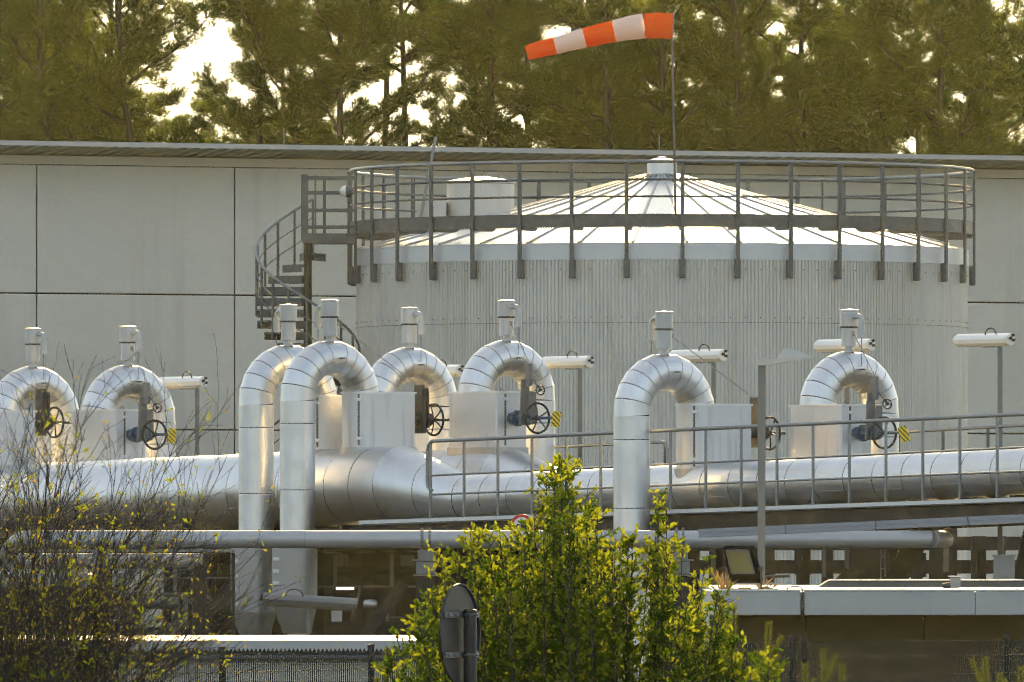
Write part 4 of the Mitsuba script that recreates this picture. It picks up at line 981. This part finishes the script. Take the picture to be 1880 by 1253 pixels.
# ---------------------------------------------------------------- shrubs
def leafmesh(n, base, direc, L, W, roll, r_):
    """n folded leaves: base points, directions, length, width."""
    d = direc / np.linalg.norm(direc, axis=1, keepdims=True)
    ref = r_.normal(size=(n, 3)); s = np.cross(d, ref); s /= np.linalg.norm(s, axis=1, keepdims=True); u = np.cross(s, d)
    L = L[:, None]; W = W[:, None]
    tip = base + d * L - u * L * .12
    mid = base + d * L * .48
    a = mid + s * W * .5 + u * W * .18; b = mid - s * W * .5 + u * W * .18
    a2 = base + d * L * .76 + s * W * .34 + u * W * .06 - u * L * .04; b2 = base + d * L * .76 - s * W * .34 + u * W * .06 - u * L * .04
    m2 = base + d * L * .76 - u * L * .05
    v = np.stack([base, a, mid, b, a2, m2, b2, tip], 1).reshape(-1, 3)
    f = np.array([[0, 1, 2], [0, 2, 3], [1, 4, 5], [1, 5, 2], [2, 5, 6], [2, 6, 3], [4, 7, 5], [5, 7, 6]])
    f = (f[None] + 8 * np.arange(n)[:, None, None]).reshape(-1, 3)
    return v, f

def shrub(key, stems, r_, leafL, mats, twigmat, dens, single=True):
    tw, lv = [], {m: [] for m in mats}
    for (base, top, r0) in stems:
        n = 9; t = np.linspace(0, 1, n)[:, None]
        bend = np.cumsum(r_.normal(0, .012, (n, 3)), 0) * V(1, 1, .2)
        pts = base + (top - base) * t + bend; pts[0] = base
        tw.append(tube(pts, np.linspace(r0, .0025, n), 5))
        H = np.linalg.norm(top - base)
        nt = int(H * 16)
        for _ in range(nt):
            f = r_.uniform(.22, 1.0) ** .8; i = f * (n - 1); k = min(int(i), n - 2); q = pts[k] + (pts[k + 1] - pts[k]) * (i - k)
            ln = r_.uniform(.10, .34) * (1.15 - f * .75)
            az = r_.uniform(0, 2 * np.pi); d = V(math.cos(az), math.sin(az), r_.uniform(.5, 1.5)); d = unit(d)
            e = q + d * ln
            tw.append(tube([q, q + d * ln * .5 + V(0, 0, .01), e], [.0035, .0026, .0012], 4))
            nl = r_.integers(*dens)
            fr = r_.uniform(.15, 1.05, nl)[:, None]
            pb = q + (e - q) * fr
            dd = d * r_.uniform(.3, 1.0, (nl, 1)) + r_.normal(0, .55, (nl, 3)) + V(0, 0, .15)
            sz = r_.uniform(.65, 1.2, nl) * leafL * (1 - .25 * f)
            m = mats[1] if r_.random() < np.clip(.20 + .6 * (e[2] - 2.0) / 1.3, .12, .85) else mats[0]  # lime likelier higher up: backlight on the crown put into leaf colour
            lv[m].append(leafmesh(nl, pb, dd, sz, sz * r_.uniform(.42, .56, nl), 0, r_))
    obj('stems', join(*tw), twigmat, key)
    for j, (m, l) in enumerate(lv.items()):
        if not l: continue
        v, f = join(*l); v = v.reshape(-1, 8, 3); f8 = f[:8]; c = v.mean(1)
        qx, qy = 940 + c[:, 0] * F / c[:, 1], HZ - (c[:, 2] - ZC) * F / c[:, 1]
        ok = np.nonzero((qy < 1250) & (qx > 0) & (qx < 1880))[0]
        near = ok[np.argsort(c[ok, 1] - 1.2 * c[ok, 2] - 14 * np.linalg.norm(v[ok, 7] - v[ok, 0], axis=1))][:150] if single else ok[:0]
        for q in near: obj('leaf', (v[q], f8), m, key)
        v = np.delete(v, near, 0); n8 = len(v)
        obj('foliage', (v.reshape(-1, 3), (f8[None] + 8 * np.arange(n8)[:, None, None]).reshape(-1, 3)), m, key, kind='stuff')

gs = thing('green_shrub', 'leafy bright green shrub in the foreground centre, taller than the level pipe', 'shrub')
r_ = np.random.default_rng(5)
outline = [(705, 1215), (725, 1150), (765, 1090), (790, 1035), (830, 985), (868, 962), (905, 965), (945, 962), (975, 945), (1005, 870), (1025, 838), (1045, 855), (1062, 900), (1090, 935), (1120, 985), (1160, 985), (1190, 980), (1215, 975), (1245, 985), (1265, 1000), (1290, 1045), (1310, 1085), (1330, 1120), (1365, 1165), (1400, 1190), (1430, 1215), (1450, 1240)]
ox, oy = np.array(outline).T
YB = 78.0; stems = []
def shrub_stem(px, top, Y, r0=.011):
    tpt = P(px, top, Y); bpx = 1085 + (px - 1085) * .62
    b = P(bpx, 0, Y + r_.uniform(-.3, .3)); b[2] = 0
    stems.append((b, tpt, r0))
for px in np.linspace(712, 1442, 62):
    pxx = px + r_.uniform(-6, 6); top = np.interp(pxx, ox, oy) + r_.uniform(2, 30)
    shrub_stem(pxx, top, YB + r_.uniform(-.9, 1.0))
for _ in range(85):
    pxx = r_.uniform(720, 1435); top = np.interp(pxx, ox, oy) + abs(r_.normal(0, 90)) + 30
    shrub_stem(pxx, min(top, 1330), YB + r_.uniform(-1.1, 1.1))
for px, top in ((1022, 835), (1040, 850), (1012, 868), (868, 958), (982, 938), (1195, 915), (1248, 935), (1033, 845)):
    shrub_stem(px, top, YB + r_.uniform(-.5, .3))
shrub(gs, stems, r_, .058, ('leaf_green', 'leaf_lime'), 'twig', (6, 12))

bs = thing('bare_shrub', 'nearly bare brown shrub with scattered yellow leaves at the left edge', 'shrub')
r_ = np.random.default_rng(9); tw, yl, gl = [], [], []
YBs = 70.0
def branch(p, d, L, r, depth):
    n = 7; pts = [p]; dd = unit(d)
    for k in range(n - 1):
        dd = unit(dd + r_.normal(0, .07, 3) + V(0, 0, .015)); pts.append(pts[-1] + dd * L / (n - 1))
    pts = np.array(pts); tw.append(tube(pts, np.linspace(r, max(r * .35, .0011), n), 5 if depth < 2 else 4))
    if depth < 3:
        for _ in range((11, 6, 3)[depth]):
            i = r_.uniform(.2, .97) * (n - 1); k = min(int(i), n - 2); q = pts[k] + (pts[k + 1] - pts[k]) * (i - k)
            t_ = unit(pts[k + 1] - pts[k]); sd = unit(np.cross(t_, r_.normal(size=3)))
            branch(q, t_ * .85 + sd * r_.uniform(.28, .6), L * r_.uniform(.24, .46), r * .5, depth + 1)
    if depth >= 2:
        if r_.random() < .04:
            nq = int(r_.integers(3, 8)); dq = unit(pts[-1] - pts[-2])
            gl.append(leafmesh(nq, pts[-1] + r_.normal(0, .010, (nq, 3)), dq + r_.normal(0, .7, (nq, 3)), r_.uniform(.02, .04, nq), r_.uniform(.010, .018, nq), 0, r_))
        m = r_.poisson(.42)
        for _ in range(m):
            q = pts[r_.integers(2, n)]
            (yl if r_.random() < .4 else gl).append(leafmesh(1, q[None], (unit(r_.normal(size=3)) + V(0, 0, .3))[None], np.array([r_.uniform(.016, .036)]), np.array([r_.uniform(.009, .017)]), 0, r_))
for _ in range(95):
    px = r_.uniform(-130, 165) if r_.random() < .4 else r_.uniform(-130, 80); b = P(px * .75 - 30, 0, YBs + r_.uniform(-.8, .8)); b[2] = 0
    lean = V(r_.uniform(-.2, .42), r_.normal(0, .12), 1)
    hgt = r_.uniform(1.8, 2.95) * (1 if px < 110 else .78)
    branch(b, lean, hgt, r_.uniform(.006, .011), 0)
obj('stems', join(*tw), 'twig', bs); obj('yellow_leaves', join(*yl), 'leaf_yellow', bs, kind='stuff'); obj('green_leaves', join(*gl), 'leaf_lime', bs, kind='stuff')

# young pines sticking up at lower right
def young_pine(px, top, label, Y=80.0, seed=0):
    r_ = np.random.default_rng(seed); k = thing('young_pine', label, 'tree')
    tpt = P(px, top, Y); b = V(tpt[0] + r_.normal(0, .08), Y, 0)
    st_ = [tube([b, (b + tpt) / 2 + V(.02, 0, 0), tpt], [.016, .012, .005], 6)]; nd = []
    shoots = [(tpt - unit(tpt - b) * .62, tpt, 1.0)]
    for q in range(8):
        f = r_.uniform(.55, .9); p0 = b + (tpt - b) * f; a = r_.uniform(0, 6.28)
        p1 = p0 + V(math.cos(a) * .45, math.sin(a) * .45, 1.0) * r_.uniform(.12, .26)
        shoots.append((p0, p1, .8)); st_.append(tube([p0, (p0 + p1) / 2 + V(math.cos(a), math.sin(a), 0) * .03, p1], [.007, .005, .003], 5))
    for p0, p1, w_ in shoots:
        d = unit(p1 - p0); L = np.linalg.norm(p1 - p0); n_ = int(2600 * L)
        t = r_.uniform(0, 1.0, n_)[:, None] ** .8; c = p0 + (p1 - p0) * t
        o = r_.normal(size=(n_, 3)); o -= (o @ d)[:, None] * d; o /= np.linalg.norm(o, axis=1, keepdims=True)
        dn = o * (.95 - .25 * t) + d * r_.uniform(.2, .9, (n_, 1)); ln = r_.uniform(.035, .062, n_)[:, None] * w_
        w = np.cross(dn, r_.normal(size=(n_, 3))); w = w / np.linalg.norm(w, axis=1, keepdims=True) * .0009
        v = np.stack([c - w, c + w, c + dn * ln], 1).reshape(-1, 3); nd.append((v, np.arange(3 * n_).reshape(-1, 3)))
    obj('trunk', join(*st_), 'bark', k); obj('needles', join(*nd), 'leaf_pine', k, kind='stuff')
for j, (px, top, lb) in enumerate(((1348, 1112, 'young pine shoot poking out of the right side of the green shrub, highest young pine'), (1411, 1146, 'young pine with a round tip right of the green shrub'), (1512, 1196, 'young pine right of the fence double post'),
                                   (1478, 1222, 'young pine low beside the fence double post'), (1808, 1210, 'young pine tip standing alone in front of the fence at far right'), (1836, 1240, 'low young pine tip beside the lone one at far right'),
                                   (1874, 1228, 'young pine tip cut by the right edge'), (712, 1192, 'young pine left of the green shrub'), (1546, 1222, 'small brownish young pine right of the others'))):
    young_pine(px, top, lb, seed=40 + j, Y=80.0 + .4 * (j % 3))

# ---------------------------------------------------------------- pine wood behind the hall
def pine(seed, H, base, spread, dens=1.3, tuftn=30):
    r_ = np.random.default_rng(seed); wood = []; nv, n3 = [], 0
    n = 12; z = np.linspace(0, H * .97, n); sway = np.cumsum(r_.normal(0, .11, (n, 2)), 0); sway[0] = 0
    tr_ = np.stack([sway[:, 0], sway[:, 1], z], 1); rad = np.linspace(.17, .025, n)
    wood.append(tube(tr_, rad, 8))
    cents, dirs = [], []
    for k in range(int(30 * dens)):
        f = base + (1 - base) * (k + r_.random()) / (30 * dens)
        i = f * (n - 1); q = min(int(i), n - 2); p0 = tr_[q] + (tr_[q + 1] - tr_[q]) * (i - q)
        g_ = (f - base) / (1 - base)
        L = spread * (1.05 - .75 * g_ ** 1.6) * r_.uniform(.55, 1.15)
        az = r_.uniform(0, 2 * np.pi); el = math.radians(r_.uniform(0, 25) + 35 * g_)
        d = V(math.cos(az) * math.cos(el), math.sin(az) * math.cos(el), math.sin(el)); m = 6; pts = [p0]
        for s in range(m):
            d = unit(d + r_.normal(0, .13, 3) + V(0, 0, .035)); pts.append(pts[-1] + d * L / m)
        pts = np.array(pts); wood.append(tube(pts, np.linspace(.06 * (1 - .5 * g_), .012, m + 1), 5))
        for s in range(int(14 * L / spread) + 3):
            f2 = r_.uniform(.08, 1.0); i2 = f2 * m; q2 = min(int(i2), m - 1); p2 = pts[q2] + (pts[q2 + 1] - pts[q2]) * (i2 - q2)
            sd = unit(np.cross(d, UZ) * r_.choice([-1, 1]) + d * r_.uniform(.1, .9) + V(0, 0, r_.uniform(-.1, .3)))
            L2 = r_.uniform(.35, 1.0) * (1.25 - .6 * f2)
            p3 = p2 + sd * L2; wood.append(tube([p2, (p2 + p3) / 2 + V(0, 0, .04), p3], [.018, .013, .006], 4))
            for w in range(int(5 + L2 * 4)):
                f3 = r_.uniform(.25, 1.05); c = p2 + (p3 - p2) * f3 + r_.normal(0, .10, 3) * V(1, 1, .6)
                cents.append(c); dirs.append(unit(sd + V(0, 0, .7) + r_.normal(0, .3, 3)))
    cents, dirs = np.array(cents), np.array(dirs); nt = len(cents)
    o = r_.normal(size=(nt, tuftn, 3)); o /= np.linalg.norm(o, axis=2, keepdims=True)
    dn = o + dirs[:, None] * .75; dn /= np.linalg.norm(dn, axis=2, keepdims=True)
    ln = r_.uniform(.12, .24, (nt, tuftn, 1)); c = cents[:, None] + o * .05
    w = np.cross(dn, r_.normal(size=(nt, tuftn, 3))); w = w / np.linalg.norm(w, axis=2, keepdims=True) * r_.uniform(.009, .016, (nt, tuftn, 1))
    v = np.stack([c - w, c + w, c + dn * ln], 2).reshape(-1, 3)
    return join(*wood), (v, np.arange(len(v)).reshape(-1, 3))
PV = []
for sd, H, bs_, sp_ in ((1, 24, .38, 3.5), (2, 25, .65, 3.9), (3, 25, .34, 3.4), (4, 22, .30, 3.7)):
    w_, n_ = pine(sd, H, bs_, sp_)
    PV.append((mikit.ply(w_, 'bark', smooth=True), mikit.ply(n_, 'needles'), mikit.ply(n_, 'needles_b'), len(n_[1])))
print('pine triangles', [p[3] for p in PV])
spots = [(-40, 318, 0), (62, 314, 2), (140, 305, 3), (215, 311, 0), (283, 307, 3), (452, 310, 1), (560, 312, 3), (632, 306, 0), (505, 336, 2), (100, 334, 2), (225, 336, 0), (768, 322, 1), (872, 318, 1), (950, 308, 3), (1040, 310, 0), (1130, 306, 2),
         (1215, 308, 0), (1300, 312, 3), (1180, 332, 3), (1400, 306, 3), (1490, 310, 2), (1340, 334, 0), (1440, 338, 3), (1660, 308, 3), (1740, 306, 0), (1700, 330, 2), (1820, 309, 2), (1900, 312, 0), (1800, 334, 0), (1575, 320, 2), (1050, 336, 2), (960, 334, 0), (1260, 337, 2), (690, 338, 1), (598, 331, 3), (352, 328, 3, .70), (395, 340, 0, .66), (20, 336, 3)]
r_ = np.random.default_rng(21)
ORD = 'first second third fourth fifth sixth seventh eighth ninth tenth eleventh twelfth thirteenth fourteenth fifteenth sixteenth seventeenth eighteenth nineteenth twentieth'.split(); ORD += ['twenty-' + q for q in ORD[:9]] + ['thirtieth']
front_ = sorted(q for q in range(len(spots)) if spots[q][1] < 326); front_.sort(key=lambda q: spots[q][0]); back_ = sorted((q for q in range(len(spots)) if spots[q][1] >= 326), key=lambda q: spots[q][0])
def pine_label(j):
    row, nm = (front_, 'front') if j in front_ else (back_, 'rear')
    return f'backlit pine behind the hall roof, {ORD[row.index(j)]} from the left in the {nm} row' 
for j, (px, Y, v, *sz_) in enumerate(spots):
    k = thing('pine_tree', pine_label(j), 'tree', 'pine trees behind the hall')
    c = P(px, 0, Y); s = r_.uniform(.92, 1.06) * (sz_[0] if sz_ else 1)
    m = T().translate([float(c[0]), float(Y), -.1]).rotate([0, 0, 1], float(r_.uniform(0, 360))).scale([s, s, s])
    w_, na, nb, _ = PV[v]
    obj('trunk', {**w_, 'to_world': m}, None, k); obj('needles', {**(na if r_.random() < .6 else nb), 'to_world': m}, None, k); labels[k + '__needles'] = {'kind': 'stuff'}
